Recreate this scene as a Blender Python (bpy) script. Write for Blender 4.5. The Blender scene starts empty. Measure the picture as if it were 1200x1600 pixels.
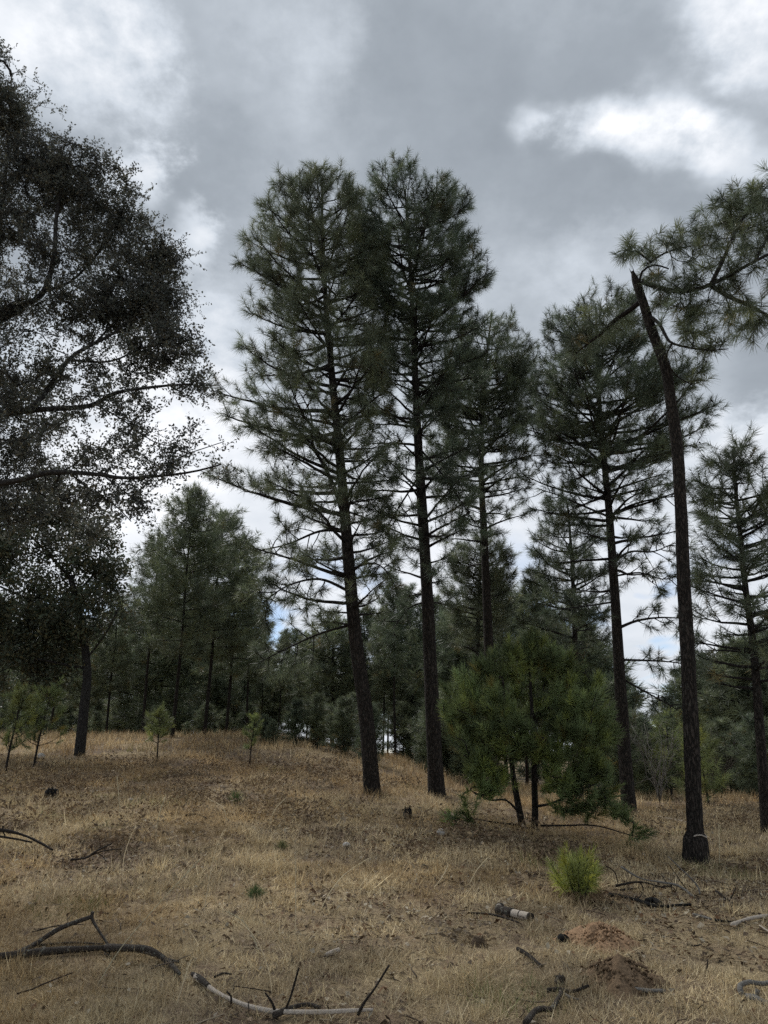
import bpy, math, random
import numpy as np
from mathutils import Vector, Matrix, noise as mnoise

# ------------------------------------------------------------------ camera, sky, sun, exposure
SC = bpy.context.scene
COL = SC.collection
PITCH = math.radians(18.0)
FPX = 1155.0                      # focal length in pixels of the 1200x1600 frame
EYE = np.array([0.0, 0.0, 1.6])
cam_d = bpy.data.cameras.new('camera')
cam = bpy.data.objects.new('camera', cam_d); COL.objects.link(cam)
cam.location = EYE
cam.rotation_euler = (math.pi / 2 + PITCH, 0, 0)
cam_d.sensor_fit = 'VERTICAL'; cam_d.sensor_height = 36.0
cam_d.lens = 36.0 * FPX / 1600.0
cam_d.clip_start = 0.05; cam_d.clip_end = 5000
SC.camera = cam
SC.view_settings.view_transform = 'Standard'
SC.view_settings.look = 'None'
SC.view_settings.exposure = 1.4
SC.view_settings.gamma = 1.0
SC.view_settings.use_curve_mapping = False
SC.cycles.max_bounces = 4
SC.cycles.diffuse_bounces = 2
SC.cycles.transmission_bounces = 3
SC.cycles.transparent_max_bounces = 8
SC.cycles.debug_use_spatial_splits = True
SC.cycles.adaptive_threshold = 0.012
SC.cycles.use_denoising = False

FW = np.array([0, math.cos(PITCH), math.sin(PITCH)])
UP = np.array([0, -math.sin(PITCH), math.cos(PITCH)])
RT = np.array([1.0, 0, 0])
def ray(u, v):
    return FW + RT * ((u - 600) / FPX) + UP * (-(v - 800) / FPX)
def P(u, v, Y):
    """point of the place seen in direction (u, v) at Y metres into the scene"""
    d = ray(u, v)
    return EYE + d * (Y / d[1])
def rdir(u, v):
    d = ray(u, v); return d / np.linalg.norm(d)

SUN_DIR = rdir(90, 10)
sun_el = math.asin(SUN_DIR[2]); sun_az = math.atan2(SUN_DIR[0], SUN_DIR[1])

world = bpy.data.worlds.new('World'); SC.world = world
world.use_nodes = True
world.cycles.sampling_method = 'MANUAL'; world.cycles.sample_map_resolution = 512
def build_world():
    nt = world.node_tree; N = nt.nodes; L = nt.links
    N.clear()
    out = N.new('ShaderNodeOutputWorld')
    tc = N.new('ShaderNodeTexCoord')
    def vm(op, a=None, b=None, s=None):
        n = N.new('ShaderNodeVectorMath'); n.operation = op
        for i, x in enumerate((a, b)):
            if x is None: continue
            if isinstance(x, (tuple, list, np.ndarray)): n.inputs[i].default_value = tuple(float(q) for q in x)
            else: L.new(x, n.inputs[i])
        if s is not None:
            if isinstance(s, (int, float)): n.inputs['Scale'].default_value = s
            else: L.new(s, n.inputs['Scale'])
        return n
    def ma(op, a, b=None, c=None, clamp=False):
        n = N.new('ShaderNodeMath'); n.operation = op; n.use_clamp = clamp
        for i, x in enumerate((a, b, c)):
            if x is None: continue
            if isinstance(x, (int, float)): n.inputs[i].default_value = x
            else: L.new(x, n.inputs[i])
        return n.outputs[0]
    def noise(vec, scale, detail=6, rough=0.55, dist=0.0):
        n = N.new('ShaderNodeTexNoise'); n.inputs['Scale'].default_value = scale
        n.inputs['Detail'].default_value = detail; n.inputs['Roughness'].default_value = rough
        n.inputs['Distortion'].default_value = dist
        L.new(vec, n.inputs['Vector']); return n
    d = vm('NORMALIZE', tc.outputs['Generated']).outputs[0]
    sep = N.new('ShaderNodeSeparateXYZ'); L.new(d, sep.inputs[0])
    # flat cloud deck: project the direction on a plane overhead
    den = ma('ADD', ma('MAXIMUM', sep.outputs[2], 0.0), 0.35)
    plane = vm('SCALE', d, s=ma('DIVIDE', 1.0, den)).outputs[0]
    big = noise(plane, 1.15, 3, 0.5, 0.3)
    mid = noise(plane, 2.6, 5, 0.58)
    fine = noise(plane, 8.5, 7, 0.62)
    warp = vm('SUBTRACT', mid.outputs['Color'], (0.5, 0.5, 0.5)).outputs[0]
    fv = ma('SUBTRACT', fine.outputs[0], 0.5)
    dw = vm('ADD', d, vm('SCALE', warp, s=0.30).outputs[0]).outputs[0]
    dw = vm('ADD', dw, vm('SCALE', vm('SUBTRACT', d, (0.3, 0.9, 0.9)).outputs[0], s=ma('MULTIPLY', fv, 0.30)).outputs[0]).outputs[0]
    def blob(u, v, rad_px, soft=1.0):
        c = rdir(u, v)
        dist = vm('DISTANCE', dw, c).outputs['Value']
        n = N.new('ShaderNodeMapRange'); n.interpolation_type = 'SMOOTHERSTEP'
        L.new(dist, n.inputs['Value'])
        n.inputs['From Min'].default_value = 0.0
        n.inputs['From Max'].default_value = rad_px / FPX
        n.inputs['To Min'].default_value = 1.0; n.inputs['To Max'].default_value = 0.0
        return n.outputs[0]
    # base brightness of the deck
    b = ma('ADD', ma('MULTIPLY', ma('SUBTRACT', big.outputs[0], 0.5), 0.50), 0.47)
    b = ma('ADD', b, ma('MULTIPLY', ma('SUBTRACT', mid.outputs[0], 0.5), 0.50))
    b = ma('ADD', b, ma('MULTIPLY', ma('SUBTRACT', fine.outputs[0], 0.5), 0.26))
    # thinner, brighter cloud low down in the sky
    lo = N.new('ShaderNodeMapRange'); lo.interpolation_type = 'SMOOTHSTEP'
    L.new(ma('ADD', sep.outputs[2], ma('MULTIPLY', ma('SUBTRACT', mid.outputs[0], 0.5), 0.25)), lo.inputs['Value'])
    lo.inputs['From Min'].default_value = 0.22; lo.inputs['From Max'].default_value = 0.52
    lo.inputs['To Min'].default_value = 0.40; lo.inputs['To Max'].default_value = 0.0
    b = ma('ADD', b, lo.outputs[0])
    tex = ma('ADD', ma('MULTIPLY', fine.outputs[0], 2.4), -0.05)
    for u, v, r, k in ((110, 40, 190, 0.45), (30, 90, 140, 0.10), (185, 225, 85, 0.40), (280, 345, 75, 0.30),
                       (840, 178, 70, 0.30), (905, 186, 90, 0.44), (1000, 212, 105, 0.60), (1085, 235, 80, 0.42),
                       (1195, 40, 120, 0.45), (480, 30, 160, 0.12), (230, 640, 330, 0.40),
                       (1160, 655, 110, 0.30), (930, 440, 150, 0.10), (640, 800, 320, 0.12),
                       (1180, 590, 150, -0.20), (880, 320, 260, -0.08), (620, 130, 330, -0.08), (1010, 70, 220, -0.08),
                       (420, 330, 200, -0.03)):
        t = ma('MULTIPLY', blob(u, v, r), k)
        if k > 0: t = ma('MULTIPLY', t, tex)
        b = ma('ADD', b, t)
    b = ma('MINIMUM', ma('MAXIMUM', b, 0.22), 1.15)
    ramp = N.new('ShaderNodeValToRGB')
    mr = ma('DIVIDE', b, 1.15)
    L.new(mr, ramp.inputs[0])
    e = ramp.color_ramp.elements
    e[0].position = 0.19; e[0].color = (0.220, 0.250, 0.290, 1)
    e[1].position = 1.0; e[1].color = (1.0, 1.02, 1.06, 1)
    x = e.new(0.40); x.color = (0.360, 0.402, 0.452, 1)
    x = e.new(0.62); x.color = (0.63, 0.685, 0.755, 1)
    bgc = N.new('ShaderNodeBackground'); bgc.inputs['Strength'].default_value = 0.395
    L.new(ramp.outputs[0], bgc.inputs[0])
    sky = N.new('ShaderNodeTexSky'); sky.sky_type = 'NISHITA'; sky.sun_disc = False
    sky.sun_elevation = sun_el; sky.sun_rotation = sun_az
    sky.altitude = 2200; sky.air_density = 1.0; sky.dust_density = 0.6
    bgs = N.new('ShaderNodeBackground'); bgs.inputs['Strength'].default_value = 0.05
    L.new(sky.outputs[0], bgs.inputs[0])
    # gaps of blue, only low down between the clouds
    gap = noise(plane, 4.3, 3, 0.55)
    g = N.new('ShaderNodeMapRange'); L.new(gap.outputs[0], g.inputs['Value'])
    g.inputs['From Min'].default_value = 0.53; g.inputs['From Max'].default_value = 0.63
    lowm = N.new('ShaderNodeMapRange'); L.new(sep.outputs[2], lowm.inputs['Value'])
    lowm.inputs['From Min'].default_value = 0.16; lowm.inputs['From Max'].default_value = 0.30
    lowm.inputs['To Min'].default_value = 0.75; lowm.inputs['To Max'].default_value = 0.0
    fac = ma('MULTIPLY', g.outputs[0], lowm.outputs[0])
    mix = N.new('ShaderNodeMixShader'); L.new(fac, mix.inputs[0])
    L.new(bgc.outputs[0], mix.inputs[1]); L.new(bgs.outputs[0], mix.inputs[2])
    L.new(mix.outputs[0], out.inputs[0])
build_world()

sun_d = bpy.data.lights.new('sun', 'SUN'); sun_d.energy = 1.5; sun_d.angle = math.radians(32)
sun_d.color = (1.0, 0.97, 0.92)
sun = bpy.data.objects.new('sun', sun_d); COL.objects.link(sun)
sun.rotation_euler = Vector(-SUN_DIR).to_track_quat('-Z', 'Y').to_euler()

# ------------------------------------------------------------------ helpers
RNG = np.random.default_rng(7)
def nrm(v): return v / (np.linalg.norm(v, axis=-1, keepdims=True) + 1e-9)
def sstep(a, b, x):
    t = np.clip((np.asarray(x, float) - a) / (b - a), 0, 1); return t * t * (3 - 2 * t)

_grids = {}
def vnoise(x, y, scale, seed=0):
    """vectorised value noise 0..1"""
    if seed not in _grids: _grids[seed] = np.random.default_rng(1000 + seed).random((256, 256))
    g = _grids[seed]
    fx = np.asarray(x, float) / scale + 57.3; fy = np.asarray(y, float) / scale + 91.7
    ix = np.floor(fx).astype(int); iy = np.floor(fy).astype(int)
    tx = fx - ix; ty = fy - iy
    tx = tx * tx * (3 - 2 * tx); ty = ty * ty * (3 - 2 * ty)
    a = g[ix & 255, iy & 255]; b = g[(ix + 1) & 255, iy & 255]
    c = g[ix & 255, (iy + 1) & 255]; d = g[(ix + 1) & 255, (iy + 1) & 255]
    return (a * (1 - tx) + b * tx) * (1 - ty) + (c * (1 - tx) + d * tx) * ty

_SY = np.array([-30, 0, 4, 6, 9, 12, 19, 25, 30, 36, 46, 60, 100, 400, 3000.])
_SZ = np.array([0, 0, 0.0, 0.03, .22, .47, .98, 1.60, 2.10, 2.30, 2.15, 1.75, 1.2, 0.5, 0.])
def hz(x, y):
    x = np.asarray(x, float); y = np.asarray(y, float)
    w = np.interp(x, [-40, -6, -3, 0, 2.5, 5.5, 40], [1.0, 1.0, .86, .62, .30, .02, 0.0])
    z = np.interp(y, _SY, _SZ) * w
    z = z - 0.9 * sstep(22, 60, y) * sstep(4, 14, x)
    near = np.clip(1.2 - np.abs(y) / 90, 0, 1)
    z = z + near * (0.16 * (vnoise(x, y, 2.7, 1) - .5) + 0.07 * (vnoise(x, y, .9, 2) - .5) + 0.025 * (vnoise(x, y, .33, 3) - .5))
    return z
def G(u, v):
    """point of the ground seen in direction (u, v)"""
    d = ray(u, v); t = np.linspace(3, 60, 6000)
    p = EYE[None] + d[None] * t[:, None]
    below = p[:, 2] < hz(p[:, 0], p[:, 1])
    i = int(np.argmax(below)) if below.any() else len(t) - 1
    q = p[i].copy(); q[2] = float(hz(q[0], q[1])); return q
def GY(u, v, Y):
    q = P(u, v, Y); q[2] = float(hz(q[0], q[1])); return q

def mk(name, V, F, mat, parent=None, origin=(0, 0, 0), col=None, smooth=False):
    """one mesh object; F is an (n,3) or (n,4) array, or a list of such"""
    V = np.asarray(V, np.float32) - np.asarray(origin, np.float32)
    if not isinstance(F, list): F = [F]
    F = [np.asarray(f, np.int32) for f in F if len(f)]
    me = bpy.data.meshes.new(name)
    loops = np.concatenate([f.ravel() for f in F])
    tot = np.concatenate([np.full(len(f), f.shape[1], np.int32) for f in F])
    start = np.concatenate([[0], np.cumsum(tot)[:-1]]).astype(np.int32)
    me.vertices.add(len(V)); me.vertices.foreach_set('co', np.ascontiguousarray(V).ravel())
    me.loops.add(len(loops)); me.loops.foreach_set('vertex_index', loops)
    me.polygons.add(len(tot)); me.polygons.foreach_set('loop_start', start); me.polygons.foreach_set('loop_total', tot)
    if smooth: me.polygons.foreach_set('use_smooth', np.ones(len(tot), bool))
    me.update(calc_edges=True); me.validate()
    if col is not None:
        a = me.color_attributes.new('Col', 'FLOAT_COLOR', 'POINT')
        c = np.ones((len(V), 4), np.float32); c[:, :3] = col
        a.data.foreach_set('color', c.ravel())
    me.materials.append(mat)
    o = bpy.data.objects.new(name, me); COL.objects.link(o)
    if parent is not None: o.parent = parent
    else: o.location = tuple(float(q) for q in origin)
    return o
def tag(o, label=None, cat=None, group=None, kind=None):
    for k, v in (('label', label), ('category', cat), ('group', group), ('kind', kind)):
        if v: o[k] = v
    return o
def empty(name, loc, label, cat, group=None):
    o = bpy.data.objects.new(name, None); COL.objects.link(o)
    o.location = tuple(float(q) for q in loc); o.empty_display_size = 0.2
    return tag(o, label, cat, group)
def copy_tree(root, loc, rotz, scale, label, group):
    r = root.copy(); COL.objects.link(r)
    r.location = tuple(float(q) for q in loc); r.rotation_euler = (0, 0, rotz)
    r.scale = scale if isinstance(scale, tuple) else (scale,) * 3
    r['label'] = label; r['group'] = group
    for ch in list(root.children):
        c = ch.copy(); COL.objects.link(c); c.parent = r
        for g in list(ch.children):
            d = g.copy(); COL.objects.link(d); d.parent = c
    return r

class MB:
    """collects tubes and loose geometry for one mesh"""
    def __init__(self): self.V = []; self.Q = []; self.T = []; self.C = []; self.n = 0
    def add(self, V, Q=None, T=None, col=None):
        V = np.asarray(V, float); self.V.append(V)
        if Q is not None and len(Q): self.Q.append(np.asarray(Q) + self.n)
        if T is not None and len(T): self.T.append(np.asarray(T) + self.n)
        self.C.append(np.tile(np.asarray((1, 1, 1) if col is None else col, float), (len(V), 1)) if col is None or np.ndim(col) == 1 else np.asarray(col))
        self.n += len(V)
    def tube(self, pts, rad, sides=5, rough=0.0, seed=0.0, freq=1.0, col=None, cap=True):
        pts = np.asarray(pts, float); n = len(pts); rad = np.broadcast_to(np.asarray(rad, float), (n,))
        tan = np.gradient(pts, axis=0); tan = nrm(tan)
        ref = np.array([0.31, 0.95, 0.02]) if abs(tan[0][2]) > .7 else np.array([0, 0, 1.0])
        rings = []
        a = np.cross(tan[0], ref); a /= np.linalg.norm(a) + 1e-9
        th = np.arange(sides) * 2 * math.pi / sides
        for i in range(n):
            a = a - tan[i] * np.dot(a, tan[i]); a /= np.linalg.norm(a) + 1e-9
            b = np.cross(tan[i], a)
            r = np.full(sides, rad[i])
            if rough:
                for k in range(sides):
                    c, s = math.cos(th[k]), math.sin(th[k])
                    q = mnoise.noise(Vector((c * 2.1 * freq + seed, s * 2.1 * freq, i * .11))) * .6 \
                        + abs(mnoise.noise(Vector((c * 5 * freq, s * 5 * freq + seed, i * .23)))) * .9
                    r[k] *= 1 + rough * q
            rings.append(pts[i] + (np.cos(th)[:, None] * a + np.sin(th)[:, None] * b) * r[:, None])
        V = np.concatenate(rings)
        i = np.arange(n - 1)[:, None] * sides; k = np.arange(sides)[None]; k2 = (k + 1) % sides
        Q = np.stack([i + k, i + k2, i + sides + k2, i + sides + k], -1).reshape(-1, 4)
        T = None
        if cap:
            V = np.concatenate([V, pts[:1], pts[-1:]]); kk = np.arange(sides); k2 = (kk + 1) % sides
            T = np.concatenate([np.stack([k2, kk, np.full(sides, n * sides)], -1),
                                np.stack([(n - 1) * sides + kk, (n - 1) * sides + k2, np.full(sides, n * sides + 1)], -1)])
        self.add(V, Q, T, col)
    def build(self, name, mat, parent=None, origin=(0, 0, 0), smooth=True, col=False):
        F = []
        if self.Q: F.append(np.concatenate(self.Q))
        if self.T: F.append(np.concatenate(self.T))
        return mk(name, np.concatenate(self.V), F, mat, parent, origin, np.concatenate(self.C) if col else None, smooth)

def smooth_path(pts, step):
    """Catmull-Rom through the points, resampled about every step metres (columns beyond xyz ride along)"""
    pts = np.asarray(pts, float)
    if len(pts) < 3:
        n = max(2, int(np.linalg.norm(pts[-1][:3] - pts[0][:3]) / step)); t = np.linspace(0, 1, n)[:, None]
        return pts[0] * (1 - t) + pts[-1] * t
    q = np.concatenate([[2 * pts[0] - pts[1]], pts, [2 * pts[-1] - pts[-2]]])
    out = []
    for i in range(1, len(q) - 2):
        p0, p1, p2, p3 = q[i - 1:i + 3]
        n = max(2, int(math.ceil(np.linalg.norm((p2 - p1)[:3]) / step)))
        t = np.linspace(0, 1, n, endpoint=False)[:, None]
        out.append(0.5 * (2 * p1 + (p2 - p0) * t + (2 * p0 - 5 * p1 + 4 * p2 - p3) * t ** 2 + (3 * p1 - p0 - 3 * p2 + p3) * t ** 3))
    out.append(pts[-1:]); return np.concatenate(out)

# ------------------------------------------------------------------ materials
def material(name):
    m = bpy.data.materials.new(name); m.use_nodes = True
    nt = m.node_tree; nt.nodes.clear()
    out = nt.nodes.new('ShaderNodeOutputMaterial')
    return m, nt, nt.nodes, nt.links, out
def mix_rgb(N, L, fac, a, b, mode='MIX'):
    n = N.new('ShaderNodeMix'); n.data_type = 'RGBA'; n.blend_type = mode
    for s, x in ((n.inputs[0], fac), (n.inputs[6], a), (n.inputs[7], b)):
        if isinstance(x, (int, float)): s.default_value = x
        elif isinstance(x, tuple): s.default_value = (*x, 1)
        else: L.new(x, s)
    return n.outputs[2]
def tex_noise(N, L, scale, detail=5, rough=.55, vec=None, dist=0):
    n = N.new('ShaderNodeTexNoise'); n.inputs['Scale'].default_value = scale
    n.inputs['Detail'].default_value = detail; n.inputs['Roughness'].default_value = rough; n.inputs['Distortion'].default_value = dist
    if vec is None:
        g = N.new('ShaderNodeNewGeometry'); vec = g.outputs['Position']
    L.new(vec, n.inputs['Vector']); return n
def rampn(N, L, src, stops):
    r = N.new('ShaderNodeValToRGB'); L.new(src, r.inputs[0]); e = r.color_ramp.elements
    for i, (p, c) in enumerate(stops):
        if i < 2: e[i].position = p; e[i].color = (*c, 1)
        else: x = e.new(p); x.color = (*c, 1)
    return r.outputs[0]

def leaf_material(name, base, trans=0.25, rough=0.5, spec=0.35, var=0.35):
    """foliage: base colour times the per-leaf tint carried by the mesh, thin translucent blades"""
    m, nt, N, L, out = material(name)
    at = N.new('ShaderNodeAttribute'); at.attribute_name = 'Col'
    c = mix_rgb(N, L, 1.0, base, at.outputs['Color'], 'MULTIPLY')
    oi = N.new('ShaderNodeObjectInfo')
    nz = tex_noise(N, L, 1.3, 0)
    k = rampn(N, L, nz.outputs[0], [(0.3, (1 - var,) * 3), (0.7, (1 + var * .6, 1 + var * .6, 1 + var * .3))])
    c = mix_rgb(N, L, 1.0, c, k, 'MULTIPLY')
    k2 = rampn(N, L, oi.outputs['Random'], [(0.0, (.8, .85, .85)), (1.0, (1.15, 1.1, 1.05))])
    c = mix_rgb(N, L, 1.0, c, k2, 'MULTIPLY')
    b = N.new('ShaderNodeBsdfPrincipled'); L.new(c, b.inputs['Base Color'])
    b.inputs['Roughness'].default_value = rough; b.inputs['Specular IOR Level'].default_value = spec
    t = N.new('ShaderNodeBsdfTranslucent'); L.new(c, t.inputs['Color'])
    mx = N.new('ShaderNodeMixShader'); mx.inputs[0].default_value = trans
    L.new(b.outputs[0], mx.inputs[1]); L.new(t.outputs[0], mx.inputs[2]); L.new(mx.outputs[0], out.inputs[0])
    return m

def bark_material(name, dark, light, scale=1.0, lichen=0.0, bump=0.6):
    m, nt, N, L, out = material(name)
    tc = N.new('ShaderNodeTexCoord'); mp = N.new('ShaderNodeMapping'); mp.inputs['Scale'].default_value = (1, 1, 0.24)
    L.new(tc.outputs['Object'], mp.inputs[0])
    wob = tex_noise(N, L, 6 * scale, 4, .6, mp.outputs[0])
    add = N.new('ShaderNodeVectorMath'); add.operation = 'MULTIPLY_ADD'
    L.new(wob.outputs['Color'], add.inputs[0]); add.inputs[1].default_value = (.22, .22, .22); L.new(mp.outputs[0], add.inputs[2])
    vo = N.new('ShaderNodeTexVoronoi'); vo.feature = 'DISTANCE_TO_EDGE'; vo.inputs['Scale'].default_value = 24 * scale
    L.new(add.outputs[0], vo.inputs['Vector'])
    fine = tex_noise(N, L, 45 * scale, 5, .65, mp.outputs[0])
    crack = rampn(N, L, vo.outputs['Distance'], [(0.0, (0, 0, 0)), (0.24, (1, 1, 1))])
    c = rampn(N, L, fine.outputs[0], [(0.3, tuple(x * .65 for x in light)), (0.75, tuple(x * 1.35 for x in light))])
    c = mix_rgb(N, L, crack, dark, c)
    if lichen:
        ln = tex_noise(N, L, 9 * scale, 6, .7, tc.outputs['Object'])
        lf = rampn(N, L, ln.outputs[0], [(0.56, (0, 0, 0)), (0.66, (lichen,) * 3)])
        c = mix_rgb(N, L, lf, c, (.24, .25, .21))
    b = N.new('ShaderNodeBsdfPrincipled'); L.new(c, b.inputs['Base Color']); b.inputs['Roughness'].default_value = .9
    b.inputs['Specular IOR Level'].default_value = .15
    h = N.new('ShaderNodeMath'); h.operation = 'MULTIPLY_ADD'; L.new(fine.outputs[0], h.inputs[0]); h.inputs[1].default_value = .4; L.new(crack, h.inputs[2])
    bp = N.new('ShaderNodeBump'); bp.inputs['Strength'].default_value = bump; bp.inputs['Distance'].default_value = .03
    L.new(h.outputs[0], bp.inputs['Height']); L.new(bp.outputs[0], b.inputs['Normal'])
    L.new(b.outputs[0], out.inputs[0]); return m

def soil_material(name, a, bcol, scale):
    m, nt, N, L, out = material(name)
    n1 = tex_noise(N, L, scale, 8, .7); n2 = tex_noise(N, L, scale * 6, 6, .7)
    c = rampn(N, L, n1.outputs[0], [(0.32, a), (0.68, bcol)])
    k = rampn(N, L, n2.outputs[0], [(0.35, (.6, .6, .6)), (0.7, (1.2, 1.2, 1.2))])
    c = mix_rgb(N, L, 1.0, c, k, 'MULTIPLY')
    b = N.new('ShaderNodeBsdfPrincipled'); L.new(c, b.inputs['Base Color']); b.inputs['Roughness'].default_value = 1.0
    b.inputs['Specular IOR Level'].default_value = .05
    bp = N.new('ShaderNodeBump'); bp.inputs['Strength'].default_value = .7; bp.inputs['Distance'].default_value = .02
    L.new(n2.outputs[0], bp.inputs['Height']); L.new(bp.outputs[0], b.inputs['Normal'])
    L.new(b.outputs[0], out.inputs[0]); return m

def ground_material():
    m, nt, N, L, out = material('dry_ground')
    big = tex_noise(N, L, .45, 6, .6, dist=.4); mid = tex_noise(N, L, 2.6, 7, .65, dist=.3); fin = tex_noise(N, L, 22, 6, .7)
    vfin = tex_noise(N, L, 90, 4, .7)
    straw = rampn(N, L, fin.outputs[0], [(0.3, (.13, .098, .058)), (0.7, (.42, .33, .205))])
    litter = rampn(N, L, vfin.outputs[0], [(0.35, (.060, .044, .033)), (0.7, (.22, .165, .12))])
    s = N.new('ShaderNodeMath'); s.operation = 'ADD'; L.new(big.outputs[0], s.inputs[0])
    h = N.new('ShaderNodeMath'); h.operation = 'MULTIPLY'; h.inputs[1].default_value = .8; L.new(mid.outputs[0], h.inputs[0]); L.new(h.outputs[0], s.inputs[1])
    f = rampn(N, L, s.outputs[0], [(0.82, (1, 1, 1)), (1.0, (0, 0, 0))])
    c = mix_rgb(N, L, f, straw, litter)
    red = tex_noise(N, L, .9, 5, .6)
    rf = rampn(N, L, red.outputs[0], [(0.52, (0, 0, 0)), (0.68, (.6, .6, .6))])
    c = mix_rgb(N, L, rf, c, (.19, .130, .088))
    b = N.new('ShaderNodeBsdfPrincipled'); L.new(c, b.inputs['Base Color']); b.inputs['Roughness'].default_value = 1.0
    b.inputs['Specular IOR Level'].default_value = .05
    bp = N.new('ShaderNodeBump'); bp.inputs['Strength'].default_value = .8; bp.inputs['Distance'].default_value = .03
    L.new(fin.outputs[0], bp.inputs['Height']); L.new(bp.outputs[0], b.inputs['Normal'])
    L.new(b.outputs[0], out.inputs[0]); return m

M = {}
M['ground'] = ground_material()
M['needle'] = leaf_material('pine_needles', (.128, .158, .116), .33, .45)
M['needle_bright'] = leaf_material('young_pine_needles', (.185, .228, .108), .42, .45)
M['needle_far'] = leaf_material('far_pine_needles', (.135, .165, .115), .38, .5)
M['lime'] = leaf_material('seedling_needles', (.31, .36, .12), .4, .5)
M['oak'] = leaf_material('oak_leaves', (.100, .105, .098), .33, .5, .25)
M['oak_far'] = leaf_material('brownish_oak_leaves', (.095, .105, .080), .3, .5, .2)
M['grass'] = leaf_material('dry_grass', (1.0, 1.0, 1.0), .2, .7, .1, .2)
M['dead'] = leaf_material('dead_leaves', (1.0, 1.0, 1.0), .12, .8, .1, .25)
M['bark'] = bark_material('pine_bark', (.010, .009, .008), (.050, .041, .035), 1.0, .12, .8)
M['bark_twig'] = bark_material('pine_limb_bark', (.012, .011, .011), (.042, .037, .034), 3.0, 0, .4)
M['bark_oak'] = bark_material('oak_bark', (.014, .013, .013), (.055, .052, .050), 1.6, .25, .6)
M['deadwood'] = bark_material('lichened_dead_wood', (.018, .015, .013), (.085, .070, .058), 4.0, .8, .5)
M['darkwood'] = bark_material('dark_dead_wood', (.012, .010, .009), (.045, .036, .030), 4.0, .15, .5)
M['palewood'] = bark_material('bare_pale_wood', (.24, .20, .16), (.56, .50, .43), 4.0, .2, .3)
M['greywood'] = bark_material('grey_weathered_wood', (.07, .065, .06), (.25, .235, .21), 4.0, .4, .4)
M['brown_tuft'] = bark_material('brown_bracken_tuft', (.05, .035, .024), (.15, .11, .075), 6.0, 0, .5)
M['char'] = bark_material('charred_wood', (.006, .006, .006), (.018, .017, .017), 5.0, 0, .5)
M['cone'] = bark_material('pine_cone', (.012, .009, .008), (.05, .036, .028), 12.0, 0, .6)
M['soil_orange'] = soil_material('orange_soil', (.25, .155, .09), (.40, .265, .165), 9)
M['soil_brown'] = soil_material('brown_soil', (.115, .080, .050), (.205, .145, .095), 9)
M['stone'] = soil_material('pale_stone', (.35, .33, .30), (.6, .58, .55), 12)

# ------------------------------------------------------------------ ground
def build_ground():
    xs = np.concatenate([np.linspace(-2500, -60, 14), np.linspace(-56, -14, 22), np.linspace(-13.8, 13.8, 131), np.linspace(14, 56, 22), np.linspace(60, 2500, 14)])
    ys = np.concatenate([np.linspace(-600, -20, 6), np.linspace(-15, 3, 12), np.linspace(3.2, 26, 135), np.linspace(26.4, 60, 60), np.linspace(64, 140, 20), np.linspace(160, 3000, 16)])
    X, Yy = np.meshgrid(xs, ys); Z = hz(X, Yy)
    nx, ny = len(xs), len(ys)
    i = np.arange(ny - 1)[:, None] * nx; j = np.arange(nx - 1)[None]
    Q = np.stack([i + j, i + j + 1, i + nx + j + 1, i + nx + j], -1).reshape(-1, 4)
    o = mk('ground', np.stack([X.ravel(), Yy.ravel(), Z.ravel()], -1), Q, M['ground'], smooth=True)
    tag(o, 'dry straw coloured hillside clearing with brown litter', 'ground', kind='structure')
build_ground()

# ------------------------------------------------------------------ foliage building blocks
def make_tuft(rng, n, length, shoot, width, segs=2, spread=(18, 88)):
    """star of long needles round a shoot along +Z; returns verts, tris, sag weight"""
    V = []; T = []; S = []
    for k in range(n):
        f = rng.random()
        z0 = shoot * (f - .75)
        th = math.radians(spread[1] + (spread[0] - spread[1]) * f ** 1.1 + rng.normal(0, 9)); ph = rng.uniform(0, 2 * math.pi)
        d = np.array([math.sin(th) * math.cos(ph), math.sin(th) * math.sin(ph), math.cos(th)])
        l = length * rng.uniform(.72, 1.08)
        side = np.cross(d, rng.normal(size=3)); side /= np.linalg.norm(side)
        b = np.array([0, 0, z0]); w = width * .5
        i = len(V)
        if segs == 2:
            m = b + d * l * .55; t = b + d * l
            V += [b - side * w * .8, b + side * w * .8, m - side * w, m + side * w, t]
            S += [0, 0, .3 * l, .3 * l, l]
            T += [(i, i + 1, i + 3), (i, i + 3, i + 2), (i + 2, i + 3, i + 4)]
        else:
            V += [b - side * w, b + side * w, b + d * l]; S += [0, 0, l]; T += [(i, i + 1, i + 2)]
    return np.array(V), np.array(T), np.array(S)

def scatter_tufts(temps, pos, dirs, scale, tint, rng, sag=0.22):
    """place tuft templates at pos with axis dirs; returns V, T, C"""
    pos = np.asarray(pos, float); dirs = nrm(np.asarray(dirs, float)); n = len(pos)
    pick = rng.integers(0, len(temps), n); roll = rng.uniform(0, 2 * math.pi, n)
    a = np.cross(dirs, nrm(rng.normal(size=(n, 3)))); a = nrm(a); b = np.cross(dirs, a)
    R = np.stack([a, b, dirs], -1) * np.asarray(scale)[:, None, None]
    Vs, Ts, Cs = [], [], []; off = 0
    for k, (V, T, S) in enumerate(temps):
        idx = np.nonzero(pick == k)[0]
        if not len(idx): continue
        W = np.einsum('nij,vj->nvi', R[idx], V) + pos[idx][:, None]
        W[..., 2] -= S[None] * sag * np.asarray(scale)[idx][:, None]
        m = len(V)
        Ts.append((T[None] + (np.arange(len(idx)) * m)[:, None, None] + off).reshape(-1, 3))
        Vs.append(W.reshape(-1, 3)); Cs.append(np.repeat(tint[idx], m, axis=0)); off += m * len(idx)
    return np.concatenate(Vs), np.concatenate(Ts), np.concatenate(Cs)

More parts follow.
